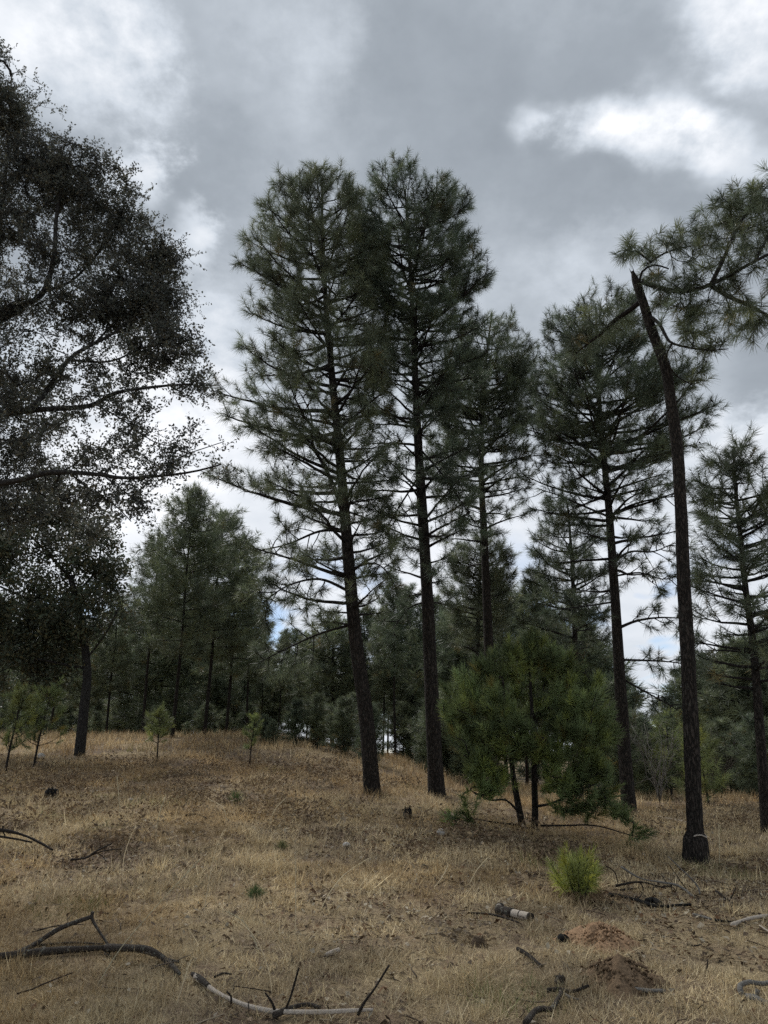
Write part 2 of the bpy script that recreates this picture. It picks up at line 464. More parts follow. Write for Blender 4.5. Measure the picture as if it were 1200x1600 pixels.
def green_tints(rng, n, yellow=.25):
    v = rng.uniform(.72, 1.3, n)[:, None]; w = rng.random(n)[:, None] ** 3 * yellow
    c = np.concatenate([v * (1 + w * 1.2), v * (1 + w * .8), v * (1 - w * .3)], 1)
    dead = rng.random(n) < .02; c[dead] = c[dead] * np.array([1.35, .95, .7])
    return c

_trng = np.random.default_rng(3)
TUFT_NEAR = [make_tuft(_trng, 66, .28, .20, .0078) for _ in range(6)]
TUFT_MAIN = [make_tuft(_trng, 54, .31, .26, .0118, segs=1) for _ in range(6)]
TUFT_FAR = [make_tuft(_trng, 24, .36, .30, .023, segs=1) for _ in range(5)]
TUFT_BUSH = [make_tuft(_trng, 46, .24, .20, .0130, segs=1, spread=(10, 58)) for _ in range(6)]

def bez(a, c, b, n):
    t = np.linspace(0, 1, n)[:, None]; return a * (1 - t) ** 2 + 2 * c * t * (1 - t) + b * t ** 2

class Crown:
    def __init__(self): self.p = []; self.d = []; self.s = []; self.cones = []
    def add(self, p, d, s=1.0): self.p.append(p); self.d.append(d); self.s.append(s)

def grow_limb(rng, mb, cr, start, tip, r, dens=1.0, size=1.0, arch=.25, twig=1.0, bare=.28, cone=0.0):
    """a pine limb with side branches, twigs and the tufts on them"""
    start = np.asarray(start, float); tip = np.asarray(tip, float); v = tip - start; L = np.linalg.norm(v)
    ctrl = start + v * np.array([.55, .55, arch]) + rng.normal(0, .05 * L, 3)
    n = max(5, int(L / .22)); pts = bez(start, ctrl, tip, n)
    wob = rng.normal(0, .022, (n, 3)); wob[0] = 0; pts = pts + np.cumsum(wob, 0) * .7
    mb.tube(pts, r * np.linspace(1, .22, n) ** 1.1 + .004, 6 if r > .03 else 5)
    tan = nrm(np.gradient(pts, axis=0)); acc = np.linspace(0, L, n)
    side = rng.choice([-1, 1]); s = max(.2, L * bare)
    while s < L * .97:
        i = min(n - 1, int(np.searchsorted(acc, s))); t = tan[i]
        perp = np.cross(t, [0, 0, 1.0]); perp /= np.linalg.norm(perp) + 1e-6
        side = -side
        d = nrm(t * .65 + perp * side * rng.uniform(.4, 1.0) + np.array([0, 0, rng.uniform(-.25, .6)]))
        l2 = min(1.35, .25 + .5 * (L - s)) * rng.uniform(.55, 1.1) * twig
        e = pts[i] + d * l2 + np.array([0, 0, .22 * l2]); k = max(3, int(l2 / .14))
        sp = bez(pts[i], pts[i] + d * l2 * .55 - np.array([0, 0, .06 * l2]), e, k) + np.concatenate([np.zeros((1, 3)), rng.normal(0, .012, (k - 1, 3))])
        mb.tube(sp, np.linspace(min(.016, r * .5), .005, k), 3)
        if rng.random() < dens: cr.add(e, nrm(sp[-1] - sp[-2]) + np.array([0, 0, .35]), size * rng.uniform(.8, 1.12))
        if l2 > .42:
            st = nrm(np.gradient(sp, axis=0))
            for q in np.arange(.35, .97, .15 / l2):
                if rng.random() > dens * .92: continue
                j = min(k - 1, int(q * k)); pd = nrm(np.cross(st[j], rng.normal(size=3)))
                d3 = nrm(st[j] * .6 + pd * .7 + np.array([0, 0, .3])); l3 = rng.uniform(.10, .34)
                e3 = sp[j] + d3 * l3
                mb.tube(np.stack([sp[j], sp[j] + d3 * l3 * .5 - [0, 0, .01], e3]), [.007, .006, .005], 3)
                cr.add(e3, d3 + np.array([0, 0, .4]), size * rng.uniform(.7, 1.05))
        if cone and rng.random() < cone: cr.cones.append(sp[rng.integers(1, k)] - np.array([0, 0, .05]))
        s += rng.uniform(.16, .30) / max(.5, dens)
    for _ in range(3):
        dq = rng.normal(0, .5, 3); cr.add(pts[-1] + dq * .12, tan[-1] + np.array([0, 0, .4]) + dq, size)

def build_cones(cr, rng, parent, origin):
    if not cr.cones: return
    mb = MB(); nz = [(.0, .004), (.018, .020), (.045, .026), (.075, .016), (.095, .003)]
    for c in cr.cones:
        ax = nrm(np.array([rng.normal(0, .4), rng.normal(0, .4), -1]))
        mb.tube(np.array([c + ax * a for a, _ in nz]), [b * rng.uniform(.9, 1.2) for _, b in nz], 5, cap=False)
    o = mb.build('cone_cluster', M['cone'], parent, origin); o['kind'] = 'stuff'

def pine(name, label, group, trunk_px, Y, r0, profile, nlimb, seed, custom=(), size=1.0, temps=TUFT_MAIN,
         mat='needle', rise=(.12, .5), top_r=.03, sides=20, rough=.05, cone=0.0, flare=.22, yellow=.25, base=None, limb_parts=True, fill=.35):
    rng = np.random.default_rng(seed)
    b = GY(trunk_px[0][0], trunk_px[0][1], Y) if base is None else base
    pts = [b - np.array([0, 0, .15])] + [P(u, v, Y) for u, v in trunk_px[1:-1]] + [P(trunk_px[-1][0], trunk_px[-1][1] + 12, Y)]
    path = smooth_path(np.array(pts), .16); n = len(path)
    h = (path[:, 2] - path[0, 2]); H = h[-1]
    rad = r0 * (1 - (1 - top_r / r0) * (h / H) ** 1.15) * (1 + flare * np.exp(-h / .35))
    root = empty(name, b, label, 'tree', group)
    tm = MB(); tm.tube(path, rad, sides, rough, seed * 3.7)
    tm.build('trunk', M['bark'], root, b)
    cr = Crown()
    def axis(z): return np.array([np.interp(z, path[:, 2], path[:, k]) for k in range(3)])
    pr = []
    for v, ul, ur, de in profile:
        z = P(600, v + 13, Y)[2]; ax = axis(min(z, path[-1, 2])); xl = P(ul, v, Y)[0]; xr = P(ur, v, Y)[0]
        pr.append((z, max(.15, ax[0] - xl), max(.15, xr - ax[0]), de))
    pr = np.array(sorted(pr)); z0, z1 = pr[0, 0], pr[-1, 0]
    zz = np.linspace(z0, z1, 200); wgt = np.interp(zz, pr[:, 0], pr[:, 3] * (pr[:, 1] + pr[:, 2]) ** .8 * (1 + 1.1 * (pr[:, 0] - pr[0, 0]) / (pr[-1, 0] - pr[0, 0]))); wgt /= wgt.sum()
    az = rng.uniform(0, 6.28)
    for k in range(nlimb):
        z = zz[np.searchsorted(np.cumsum(wgt), (k + rng.random()) / nlimb).clip(0, 199)]
        az += 2.399 + rng.normal(0, .35)
        rl, rr, de = (np.interp(z, pr[:, 0], pr[:, q]) for q in (1, 2, 3))
        c, s = math.cos(az), math.sin(az); rx = rr if c > 0 else rl
        R = math.hypot(c * rx, s * .5 * (rl + rr)) * (rng.uniform(.78, 1.02) if rng.random() > fill * (1.15 - .8 * (z - z0) / (z1 - z0 + 1e-6)) else rng.uniform(.35, .75))
        f = (z - z0) / (z1 - z0 + 1e-6)
        zs = z - R * (rise[0] + (rise[1] - rise[0]) * f + rng.normal(0, .07)); zs = min(zs, path[-1, 2] - .2)
        st = axis(zs); tp = axis(z); tp = np.array([tp[0] + c * R, tp[1] + s * R, z])
        mb = MB()
        lr = np.clip(.012 + .013 * R + .01 * (1 - f), .012, np.interp(zs, path[:, 2], rad) * .6)
        grow_limb(rng, mb, cr, st, tp, lr, de, size, .2 if f > .4 else .45, cone=cone)
        if limb_parts: mb.build('limb', M['bark_twig'], root, b)
        else: mb.build('limb', M['bark_twig'], root, b)
    cr.add(path[-1], np.array([0, 0, 1.]), size)
    for cpts, r, de, tw in custom:
        q = np.array([P(u, v, Y + dy) for u, v, dy in cpts]); q = smooth_path(q, .18); m = len(q)
        mb = MB(); mb.tube(q, r * np.linspace(1, .25, m) + .004, 6)
        tan = nrm(np.gradient(q, axis=0)); L = .18 * m; s = .3 * m; side = 1
        while s < m - 1:
            i = int(s); side = -side
            pd = np.cross(tan[i], nrm(np.array([rng.normal(0, .6), -1, rng.normal(0, .5)]))); pd /= np.linalg.norm(pd) + 1e-6
            d = nrm(tan[i] * .6 + pd * side * .8 + rng.normal(0, .3, 3)); l = rng.uniform(.35, .9) * tw
            grow_limb(rng, mb, cr, q[i], q[i] + d * l, .014, de, size * .95, .5, .6, .3, cone)
            s += rng.uniform(.8, 1.7)
        cr.add(q[-1], tan[-1], size)
        mb.build('limb', M['bark_twig'], root, b)
    n = len(cr.p)
    V, T, C = scatter_tufts(temps, cr.p, cr.d, np.array(cr.s), green_tints(rng, n, yellow), rng)
    mk('crown', V, T, M[mat], root, b, C)
    build_cones(cr, rng, root, b)
    return root, n

# ------------------------------------------------------------------ the tall pines
NT = 0
r, n = pine('pine_tree', 'tall pine with a forked lower limb, left of the two tallest in the middle', 'tall pines in the middle',
     [(583, 1246), (572, 1120), (556, 1000), (545, 880), (537, 780), (528, 680), (519, 590), (509, 470), (504, 370), (503, 272)], 19.0, .195,
     [(276, 462, 540, 1.2), (294, 440, 556, 1.3), (328, 396, 570, 1.2), (370, 382, 585, 1), (412, 364, 598, 1), (450, 380, 605, .9), (490, 395, 612, .95),
      (530, 345, 612, 1), (570, 352, 612, .95), (620, 338, 610, .85), (670, 350, 600, .8), (730, 336, 610, .92), (790, 345, 612, .85), (860, 385, 612, .85), (920, 410, 605, .8), (965, 415, 590, .6)],
     158, 11, custom=[([(540, 815, 0), (522, 762, -.1), (497, 712, -.2), (470, 688, -.3), (430, 690, -.4)], .075, .5, 1.0),
                     ([(497, 712, -.2), (488, 690, -.2), (486, 650, .1), (470, 615, .2)], .04, .7, 1.0),
                     ([(548, 925, 0), (500, 905, -.5), (450, 915, -.9), (410, 942, -1.1)], .04, 1.1, .9),
                     ([(552, 975, 0), (500, 990, .4), (455, 1010, .6), (405, 1035, .8)], .035, .5, .8),
                     ([(540, 830, 0), (500, 830, .3), (450, 850, .5), (400, 862, .6)], .04, .5, 1.0),
                     ([(545, 890, 0), (585, 880, -.5), (612, 900, -.8)], .03, .45, .8)], cone=.10, sides=28, rough=.09)
NT += n
r, n = pine('pine_tree', 'tall straight pine with a full rounded top, right of the two tallest in the middle', 'tall pines in the middle',
     [(683, 1250), (676, 1120), (670, 980), (663, 850), (655, 720), (650, 620), (645, 500), (640, 400), (633, 284)], 20.0, .20,
     [(280, 585, 690, 1.2), (300, 556, 722, 1.3), (340, 548, 742, 1.05), (392, 542, 762, 1.05), (450, 540, 772, 1), (505, 545, 772, 1.05), (560, 550, 770, 1.05),
      (620, 565, 768, 1), (680, 568, 765, .85), (740, 562, 765, .88), (810, 562, 762, .82), (870, 575, 745, .78), (940, 590, 725, .5)],
     158, 23, custom=[([(655, 700, 0), (690, 740, -.6), (718, 780, -1.0), (740, 815, -1.2)], .03, .4, .9),
                     ([(657, 740, 0), (625, 790, -.4), (600, 830, -.6), (578, 850, -.8)], .03, .4, .9),
                     ([(668, 940, 0), (640, 950, .4), (612, 985, .5)], .025, .4, .8)], cone=.22, sides=28, rough=.09)
NT += n
r, n = pine('pine_tree', 'paler slim pine just behind and right of the two tallest pines', 'tall pines in the middle',
     [(772, 1235), (765, 1050), (757, 850), (752, 730), (756, 600), (768, 480)], 25.5, .20,
     [(484, 745, 800, 1), (505, 720, 822, 1.1), (550, 700, 846, 1.1), (600, 672, 850, 1.15), (650, 664, 846, 1.15), (700, 660, 850, .95), (750, 680, 840, .9), (800, 685, 830, .75), (860, 690, 815, .6)],
     128, 31, cone=.1, rough=.06)
NT += n
r, n = pine('pine_tree', 'pine with long bare lower limbs, standing behind the broken-topped pine', 'pines on the right',
     [(984, 1272), (976, 1180), (968, 1050), (960, 920), (950, 780), (941, 690), (935, 600), (931, 468)], 21.5, .185,
     [(470, 878, 985, 1.1), (496, 846, 1005, 1.1), (540, 838, 1020, 1.05), (590, 828, 1080, 1), (620, 822, 1142, 1), (655, 820, 1140, .8), (700, 822, 1075, .85), (760, 824, 1065, .68), (830, 850, 1055, .6), (900, 870, 1050, .45)],
     122, 41, custom=[([(948, 806, 0), (910, 790, -.5), (875, 775, -.8), (845, 765, -1)], .035, .3, .9),
                     ([(955, 806, 0), (985, 790, -.4), (1020, 780, -.6), (1058, 775, -.8)], .04, .35, .9),
                     ([(960, 878, 0), (985, 862, .3), (1020, 862, .5), (1050, 850, .6)], .04, .4, .9),
                     ([(967, 981, 0), (995, 970, -.3), (1030, 965, -.5), (1066, 966, -.6)], .045, .3, .7),
                     ([(972, 1031, 0), (1010, 1032, .2), (1045, 1034, .3), (1075, 1038, .4)], .035, .55, .6),
                     ([(975, 1062, 0), (1010, 1082, -.2), (1040, 1098, -.4), (1072, 1118, -.5)], .03, .2, .8),
                     ([(962, 940, 0), (930, 945, -.4), (890, 950, -.8), (850, 955, -1)], .03, .9, 1.0),
                     ([(960, 900, 0), (1000, 895, -.3), (1035, 905, -.5), (1060, 900, -.5)], .03, .5, .8)], cone=.2, sides=24, rough=.08)
NT += n
r, n = pine('pine_tree', 'slender pine with tiered branches at the right edge of the view', 'pines on the right',
     [(1199, 1312), (1190, 1180), (1178, 1020), (1165, 920), (1158, 850), (1150, 770), (1146, 690)], 15.7, .105,
     [(684, 1120, 1175, 1), (720, 1095, 1215, 1.1), (770, 1088, 1235, 1.1), (830, 1085, 1245, 1), (890, 1080, 1250, .95), (950, 1085, 1260, .95), (1010, 1095, 1265, .85), (1060, 1105, 1260, .7)],
     84, 53, rough=.06, size=.9)
NT += n
r, n = pine('pine_tree', 'smaller bushy pine filling the gap between the slim pale pine and the bare-limbed pine', 'pines on the right',
     [(903, 1235), (900, 1100), (897, 950), (888, 800), (880, 765)], 27.0, .15,
     [(772, 858, 892, .9), (810, 832, 930, 1), (860, 822, 955, 1), (910, 815, 962, 1), (960, 812, 960, 1), (1005, 825, 955, .8)],
     56, 61, rough=.05)
NT += n
r, n = pine('pine_tree', 'dense dark young pine behind the bush, left of the bushy gap pine', 'pines on the right',
     [(742, 1230), (745, 1050), (750, 900), (752, 815)], 28.0, .13,
     [(822, 735, 772, 1), (860, 700, 800, 1.2), (910, 690, 805, 1.2), (960, 695, 800, 1.2), (1010, 700, 800, 1)],
     80, 67, rough=.05)
NT += n

# ------------------------------------------------------------------ growing a free-form crown from its limbs
def grow_crown(rng, limbs, attract, tip_r=.0045, power=.46, pts_per=.18, up=0.1):
    """limbs: list of (path, r_start, r_end). Each attractor is joined to the nearest wood by a curved branch.
    returns per limb list of tubes and the end directions"""
    nodes = []; ndir = []; nl = []; par = []; nrad = []
    for li, (path, ra, rb) in enumerate(limbs):
        tan = nrm(np.gradient(path, axis=0)); m = len(path)
        for k in range(m):
            nodes.append(path[k]); ndir.append(tan[k]); nl.append(li); par.append(-1); nrad.append(ra + (rb - ra) * k / (m - 1))
    fixed = len(nodes)
    A = np.asarray(attract); cap = len(nodes) + len(A) * 14
    NP = np.zeros((cap, 3)); NP[:fixed] = nodes; ND = np.zeros((cap, 3)); ND[:fixed] = ndir
    NLb = np.zeros(cap, int); NLb[:fixed] = nl; PA = np.full(cap, -1); cnt = np.zeros(cap); N = fixed
    d0 = np.array([np.min(np.linalg.norm(NP[:fixed] - a, axis=1)) for a in A]); order = np.argsort(d0)
    twigs = []; ends = np.zeros_like(A)
    for ai in order:
        a = A[ai]; v = a - NP[:N]; d = np.linalg.norm(v, axis=1)
        cosb = (v * ND[:N]).sum(1) / (d + 1e-6)
        j = int(np.argmin(d * (1.35 - .45 * cosb)))
        p = NP[j]; L = d[j]; k = int(np.clip(L / pts_per, 2, 12)) + 1
        c = p + ND[j] * L * .32 + (a - p) * .22 + rng.normal(0, .05 * L, 3) + np.array([0, 0, -up * L * .3])
        q = bez(p, c, a, k); q[1:-1] += rng.normal(0, .018, (k - 2, 3))
        tn = nrm(np.gradient(q, axis=0)); ids = [j]
        for s in range(1, k):
            NP[N] = q[s]; ND[N] = tn[s]; NLb[N] = NLb[j]; PA[N] = ids[-1]; ids.append(N); N += 1
        twigs.append(ids); ends[ai] = tn[-1]
        x = ids[-1]
        while x >= fixed: cnt[x] += 1; x = PA[x]
    tubes = [[] for _ in limbs]
    for ids in twigs:
        rr = tip_r * np.maximum(cnt[ids[1:]], 1) ** power; rr = np.concatenate([[rr[0] * 1.05], rr])
        tubes[NLb[ids[-1]]].append((NP[ids], rr))
    return tubes, ends

def blob_points(rng, blobs, Y, per, dscale=1.0, power=.45, clump=0, crad=.3):
    """attractor points spread through blobs (u, v, ru, rv, density, dY)"""
    out = []; cen = []
    for u, v, ru, rv, de, dy in blobs:
        c = P(u, v, Y + dy); k = np.linalg.norm(c - EYE) / FPX
        n = max(2, int(per * de * ru * rv * k * k * math.pi))
        if clump:
            k2 = max(1, n // clump); dc = nrm(rng.normal(size=(k2, 3))) * (rng.random((k2, 1)) ** power)
            d = np.repeat(dc, clump, 0); n = len(d)
            jit = nrm(rng.normal(size=(n, 3))) * rng.random((n, 1)) ** .5 * crad * np.repeat(rng.uniform(.6, 1.3, (k2, 1)), clump, 0)
        else:
            d = nrm(rng.normal(size=(n, 3))) * (rng.random((n, 1)) ** power); jit = 0
        out.append(c + d * np.array([ru * k, (ru + rv) * .5 * k * dscale, rv * k]) * (.9 if clump else 1) + jit); cen.append(np.tile(c, (n, 1)))
    return np.concatenate(out), np.concatenate(cen)

def limbs_px(lst, Y, step=.2):
    res = []
    for cpts, ra, rb in lst:
        res.append((smooth_path(np.array([P(u, v, Y + dy) for u, v, dy in cpts]), step), ra, rb))
    return res

# ------------------------------------------------------------------ pine with the broken top
def broken_pine():
    rng = np.random.default_rng(77); Y = 12.4
    b = GY(1086, 1352, Y)
    root = empty('pine_tree', b, 'dark leaning pine with a snapped top, its crown reaching off to the right', 'tree', 'pines on the right')
    tp = [(1086, 1352), (1086, 1290), (1082, 1200), (1076, 1050), (1069, 920), (1064, 800), (1058, 700), (1047, 620), (1040, 575), (1020, 520), (1004, 470), (988, 424)]
    pts = np.array([b - [0, 0, .12]] + [P(u, v, Y) for u, v in tp[1:]])
    path = smooth_path(pts, .09); h = path[:, 2] - b[2]
    rad = np.interp(h, [-.2, .0, .36, .41, .6, 2, 5, 8, 9.5, 10.5, 11.6, 13], [.205, .195, .178, .126, .118, .114, .104, .094, .088, .074, .058, .03])
    rad[-4:] *= [.95, .8, .6, .3]
    tm = MB(); tm.tube(path, rad, 40, .13, 5.1, 1.6)
    for k in range(4):
        e = path[-3] + np.array([.02 * math.cos(k * 1.7), .02 * math.sin(k * 1.7), 0]); dd = nrm(path[-1] - path[-4]) * (.16 + .05 * k) + np.array([.03 * math.cos(k * 2.1), .02, 0])
        tm.tube(np.stack([e - dd * .3, e + dd * .4, e + dd]), [.02, .013, .002], 5)
    tm.build('trunk', M['bark'], root, b)
    # pale cut edge left on the thick foot of the trunk
    sc = MB(); zc = b[2] + .41; c0 = np.array([np.interp(zc, path[:, 2], path[:, k]) for k in range(3)])
    a = np.linspace(-2.1, .35, 14); ring = np.stack([c0[0] + .158 * np.cos(a), c0[1] + .158 * np.sin(a), zc + .02 * np.sin(a * 3)], -1)
    sc.tube(ring, .012, 5); o = sc.build('cut_edge', M['palewood'], root, b); o['label'] = 'pale cut edge of bark round the thick foot'
    L = limbs_px([
        ([(998, 450, 0), (1003, 425, -.1), (1022, 414, -.3), (1045, 420, -.4)], .026, .014),
        ([(1018, 410, -.3), (1005, 400, -.5), (993, 392, -.6)], .02, .01),
        ([(1003, 440, .05), (1030, 450, -.1), (1060, 455, -.3), (1090, 452, -.5), (1115, 442, -.6), (1140, 430, -.7), (1180, 408, -.8), (1240, 380, -.8), (1290, 370, -.7)], .05, .016),
        ([(1110, 446, -.6), (1128, 410, -.6), (1140, 382, -.5), (1153, 355, -.4), (1175, 320, -.3), (1195, 295, -.2)], .04, .012),
        ([(1112, 447, -.6), (1140, 464, -.4), (1172, 478, -.2), (1205, 496, 0), (1250, 520, .1), (1300, 530, .2)], .045, .012),
        ([(1180, 408, -.8), (1200, 370, -.6), (1225, 330, -.4), (1250, 300, -.2)], .03, .012),
        ([(1012, 492, 0), (1030, 506, -.3), (1042, 528, -.5), (1052, 537, -.6), (1080, 544, -.7), (1110, 547, -.7), (1138, 545, -.7)], .038, .01),
        ([(1050, 537, -.6), (1040, 560, -.4), (1055, 585, -.2), (1080, 600, 0), (1095, 596, 0)], .018, .008),
        ([(1002, 470, .05), (982, 486, .3), (956, 504, .5), (938, 522, .6), (915, 540, .7), (895, 556, .8)], .055, .012),
        ([(1012, 412, -.3), (1040, 395, 0), (1075, 385, .2), (1105, 383, .4)], .022, .01),
    ], Y)
    blobs = [(985, 384, 22, 22, 1.2, -.6), (1010, 392, 22, 20, 1, -.4), (1002, 428, 22, 18, .9, .35), (1045, 390, 35, 30, 1, -.1), (1085, 375, 42, 35, 1, .2), (1050, 440, 40, 28, 1.2, -.3), (1065, 470, 50, 25, 1, -.3),
             (1120, 345, 38, 35, 1, .1), (1150, 320, 40, 30, 1.1, -.2), (1180, 300, 35, 28, 1.2, -.2), (1185, 350, 45, 40, 1, -.4), (1140, 390, 45, 35, .9, -.5), (1120, 425, 50, 30, .9, -.6),
             (1100, 480, 50, 30, .9, -.5), (1170, 440, 45, 35, .7, -.7), (1190, 500, 40, 35, .9, 0), (1085, 532, 48, 22, 1.1, -.7), (1130, 540, 28, 18, 1, -.7), (1085, 597, 25, 15, .9, 0),
             (1150, 490, 40, 30, .9, -.3), (1075, 500, 45, 22, .7, -.5), (1245, 330, 60, 55, .9, -.3), (1265, 400, 60, 50, .8, -.7), (1260, 500, 55, 45, .6, .1),
             (960, 495, 38, 28, .9, .5), (925, 505, 38, 30, .8, .6), (895, 530, 30, 30, .8, .8)]
    A, cen = blob_points(rng, blobs, Y, 27, 1.0)
    tubes, ends = grow_crown(rng, L, A, .006, .42)
    for (pth, ra, rb), tb in zip(L, tubes):
        mb = MB(); mb.tube(pth, np.linspace(ra, rb, len(pth)), 8, .06, 2.0)
        for q, rr in tb: mb.tube(q, rr, 4)
        mb.build('limb', M['bark_twig'], root, b)
    d = ends + np.array([0, 0, .45]) + nrm(A - cen) * .3
    n = len(A)
    V, T, C = scatter_tufts(TUFT_NEAR, A, d, rng.uniform(.75, 1.1, n), green_tints(rng, n, .3), rng, .3)
    mk('crown', V, T, M['needle'], root, b, C)
    return n
NT += broken_pine()

# ------------------------------------------------------------------ oaks
def make_leaf_cloud(rng, pos, dirs, per, spread, size, cols):
    n = len(pos); N = n * per
    p = np.repeat(pos, per, 0) + rng.normal(0, 1, (N, 3)) * spread
    ax = nrm(np.repeat(dirs, per, 0) * .5 + rng.normal(size=(N, 3)) + np.array([0, 0, -.15]))
    sd = nrm(np.cross(ax, rng.normal(size=(N, 3)))); nn = np.cross(ax, sd)
    s = (rng.uniform(.65, 1.25, N) * size)[:, None]
    V = np.stack([p, p + ax * s * .5 + sd * s * .27 + nn * s * .07, p + ax * s, p + ax * s * .5 - sd * s * .27 + nn * s * .07], 1).reshape(-1, 3)
    i = np.arange(N)[:, None] * 4
    T = np.concatenate([i + [0, 1, 2], i + [0, 2, 3]])
    c = cols[rng.integers(0, len(cols), N)] * rng.uniform(.7, 1.35, (N, 1))
    return V, T, np.repeat(c, 4, 0)

def big_oak():
    rng = np.random.default_rng(5); Y = 10.6
    b = GY(-185, 1300, Y)
    root = empty('oak_tree', b, 'big spreading oak with small dark leaves towering over the left edge', 'tree')
    trunk = smooth_path(np.array([b - [0, 0, .2]] + [P(u, v, Y) for u, v in ((-180, 1100), (-165, 900), (-140, 760), (-100, 660), (-60, 560), (-10, 500), (30, 480))]), .2)
    tm = MB(); tm.tube(trunk, np.interp(np.linspace(0, 1, len(trunk)), [0, .1, .6, 1], [.36, .27, .22, .10]), 20, .08, 3.0)
    tm.build('trunk', M['bark_oak'], root, b)
    L = limbs_px([
        ([(25, 482, 0), (66, 459, -.1), (84, 403, -.2), (88, 340, -.2), (98, 285, 0), (110, 240, .1)], 0.0510, 0.0150),
        ([(-20, 505, 0), (-10, 430, .4), (0, 350, .6), (10, 260, .7), (15, 180, .6), (18, 120, .5)], 0.0612, 0.0112),
        ([(-95, 655, 0), (-40, 650, -.4), (10, 645, -.7), (62, 640, -.9), (140, 634, -1.0), (180, 614, -1.1), (245, 604, -1.2), (300, 600, -1.2)], 0.0646, 0.0135),
        ([(40, 642, -.8), (66, 620, -.6), (105, 564, -.4), (135, 543, -.3), (175, 522, -.2), (215, 490, 0)], 0.0442, 0.0150),
        ([(70, 455, -.1), (110, 440, .3), (150, 400, .5), (185, 350, .6), (195, 310, .7)], 0.0272, 0.0090),
        ([(105, 562, -.4), (170, 565, -.6), (220, 545, -.7), (280, 530, -.8)], 0.0204, 0.0075),
        ([(150, 535, -.3), (190, 490, .2), (230, 450, .4), (265, 410, .5)], 0.0190, 0.0075),
        ([(-145, 780, 0), (-60, 765, -.8), (30, 750, -1.3), (80, 738, -1.5), (150, 741, -1.6), (200, 747, -1.6), (290, 739, -1.5), (345, 726, -1.4)], 0.0578, 0.0105),
        ([(110, 740, -1.5), (140, 765, -1.4), (180, 790, -1.2), (205, 815, -1.1)], 0.0136, 0.0060),
        ([(160, 742, -1.6), (190, 765, -1.7), (225, 790, -1.8)], 0.0109, 0.0060),
        ([(250, 743, -1.5), (280, 715, -1.4), (320, 700, -1.2), (350, 690, -1.1)], 0.0095, 0.0053),
        ([(150, 632, -1.0), (190, 655, -.9), (240, 690, -.8), (290, 700, -.8)], 0.0122, 0.0053),
        ([(-110, 700, 0), (-40, 700, .6), (20, 690, .9), (60, 690, 1.0)], 0.0408, 0.0150),
        ([(-150, 850, 0), (-60, 840, .6), (10, 820, .9), (70, 800, 1.0)], 0.0340, 0.0112),
        ([(-60, 560, 0), (-90, 450, .3), (-100, 330, .5), (-90, 220, .5)], 0.0680, 0.0150),
        ([(-100, 660, 0), (-200, 560, -.3), (-260, 430, -.4)], 0.0680, 0.0150),
    ], Y)
    blobs = [(0, 165, 62, 72, 1.5, .5), (-80, 230, 85, 110, .7, .5), (55, 250, 42, 50, 1.5, .3), (60, 300, 80, 70, 1.0, 0), (135, 290, 58, 72, 1.0, .3), (45, 370, 80, 45, .7, 0), (165, 350, 68, 75, 1.4, .5),
             (120, 420, 70, 60, .9, 0), (235, 405, 52, 58, 1.7, .5), (215, 470, 65, 45, 1.6, .2), (255, 475, 38, 60, 1.6, .3), (150, 490, 70, 45, 1.4, 0), (60, 490, 80, 45, 1.0, -.1), (-50, 400, 80, 130, .7, .4),
             (265, 545, 55, 42, 1.7, -.6), (200, 570, 70, 36, 1.3, -.6), (100, 575, 60, 40, .7, -.5), (30, 580, 60, 50, 1.1, -.5), (285, 595, 45, 28, 1.2, -1.1),
             (180, 640, 80, 28, 1.0, -1), (60, 650, 65, 36, .8, -.8), (240, 655, 60, 26, .7, -.9), (20, 700, 60, 40, 1.0, .3), (130, 700, 90, 30, .8, -1.2),
             (300, 712, 50, 24, 1.1, -1.3), (345, 720, 28, 30, .5, -1.3), (230, 735, 70, 24, .9, -1.5), (150, 775, 70, 30, .9, -1.3), (220, 795, 50, 25, .8, -1.6), (90, 770, 60, 30, 1.0, -.8),
             (30, 780, 60, 40, 1.1, .5), (15, 735, 70, 40, 1.1, .9), (110, 830, 55, 30, .7, .6), (30, 640, 70, 50, .9, .5), (-60, 640, 70, 120, .6, 0), (-200, 430, 100, 150, .4, -.3), (-90, 820, 80, 60, .5, .3), (-70, 130, 60, 60, .5, .5)]
    A, cen = blob_points(rng, blobs, Y, 66, 1.0, .42, 5, .30)
    tubes, ends = grow_crown(rng, L, A, .0028, .5, .16, .2)
    for (pth, ra, rb), tb in zip(L, tubes):
        mb = MB(); mb.tube(pth, np.linspace(ra, rb, len(pth)), 9, .10, 2.0)
        for q, rr in tb: mb.tube(q, rr, 4)
        mb.build('limb', M['bark_oak'], root, b)
    k = 4; n = len(A); st = np.repeat(A, k, 0) - np.repeat(nrm(ends), k, 0) * rng.uniform(0, .22, (n * k, 1))
    td = nrm(np.repeat(nrm(ends), k, 0) * .7 + rng.normal(0, .75, (n * k, 3)) + np.array([0, 0, .1])); tl = rng.uniform(.15, .36, (n * k, 1))
    per = 15; f = np.tile(np.linspace(.12, 1.0, per), n * k)[:, None]; N = n * k * per
    pos = np.repeat(st, per, 0) + np.repeat(td * tl, per, 0) * f + rng.normal(0, .012, (N, 3))
    V, T, C = make_leaf_cloud(rng, pos, np.repeat(td, per, 0), 1, .003, .047, np.array([[1, 1, 1], [.9, .98, .9], [1.2, 1.05, .85], [.8, .85, .9]]))
    C = C * np.repeat(np.repeat(rng.uniform(.7, 1.35, n), k * per * 4), 1)[:, None]
    sd = nrm(np.cross(td, rng.normal(size=(n * k, 3)))) * .0035
    TV = np.stack([st - sd, st + sd, st + td * tl], 1).reshape(-1, 3); TT = np.arange(n * k * 3).reshape(-1, 3)
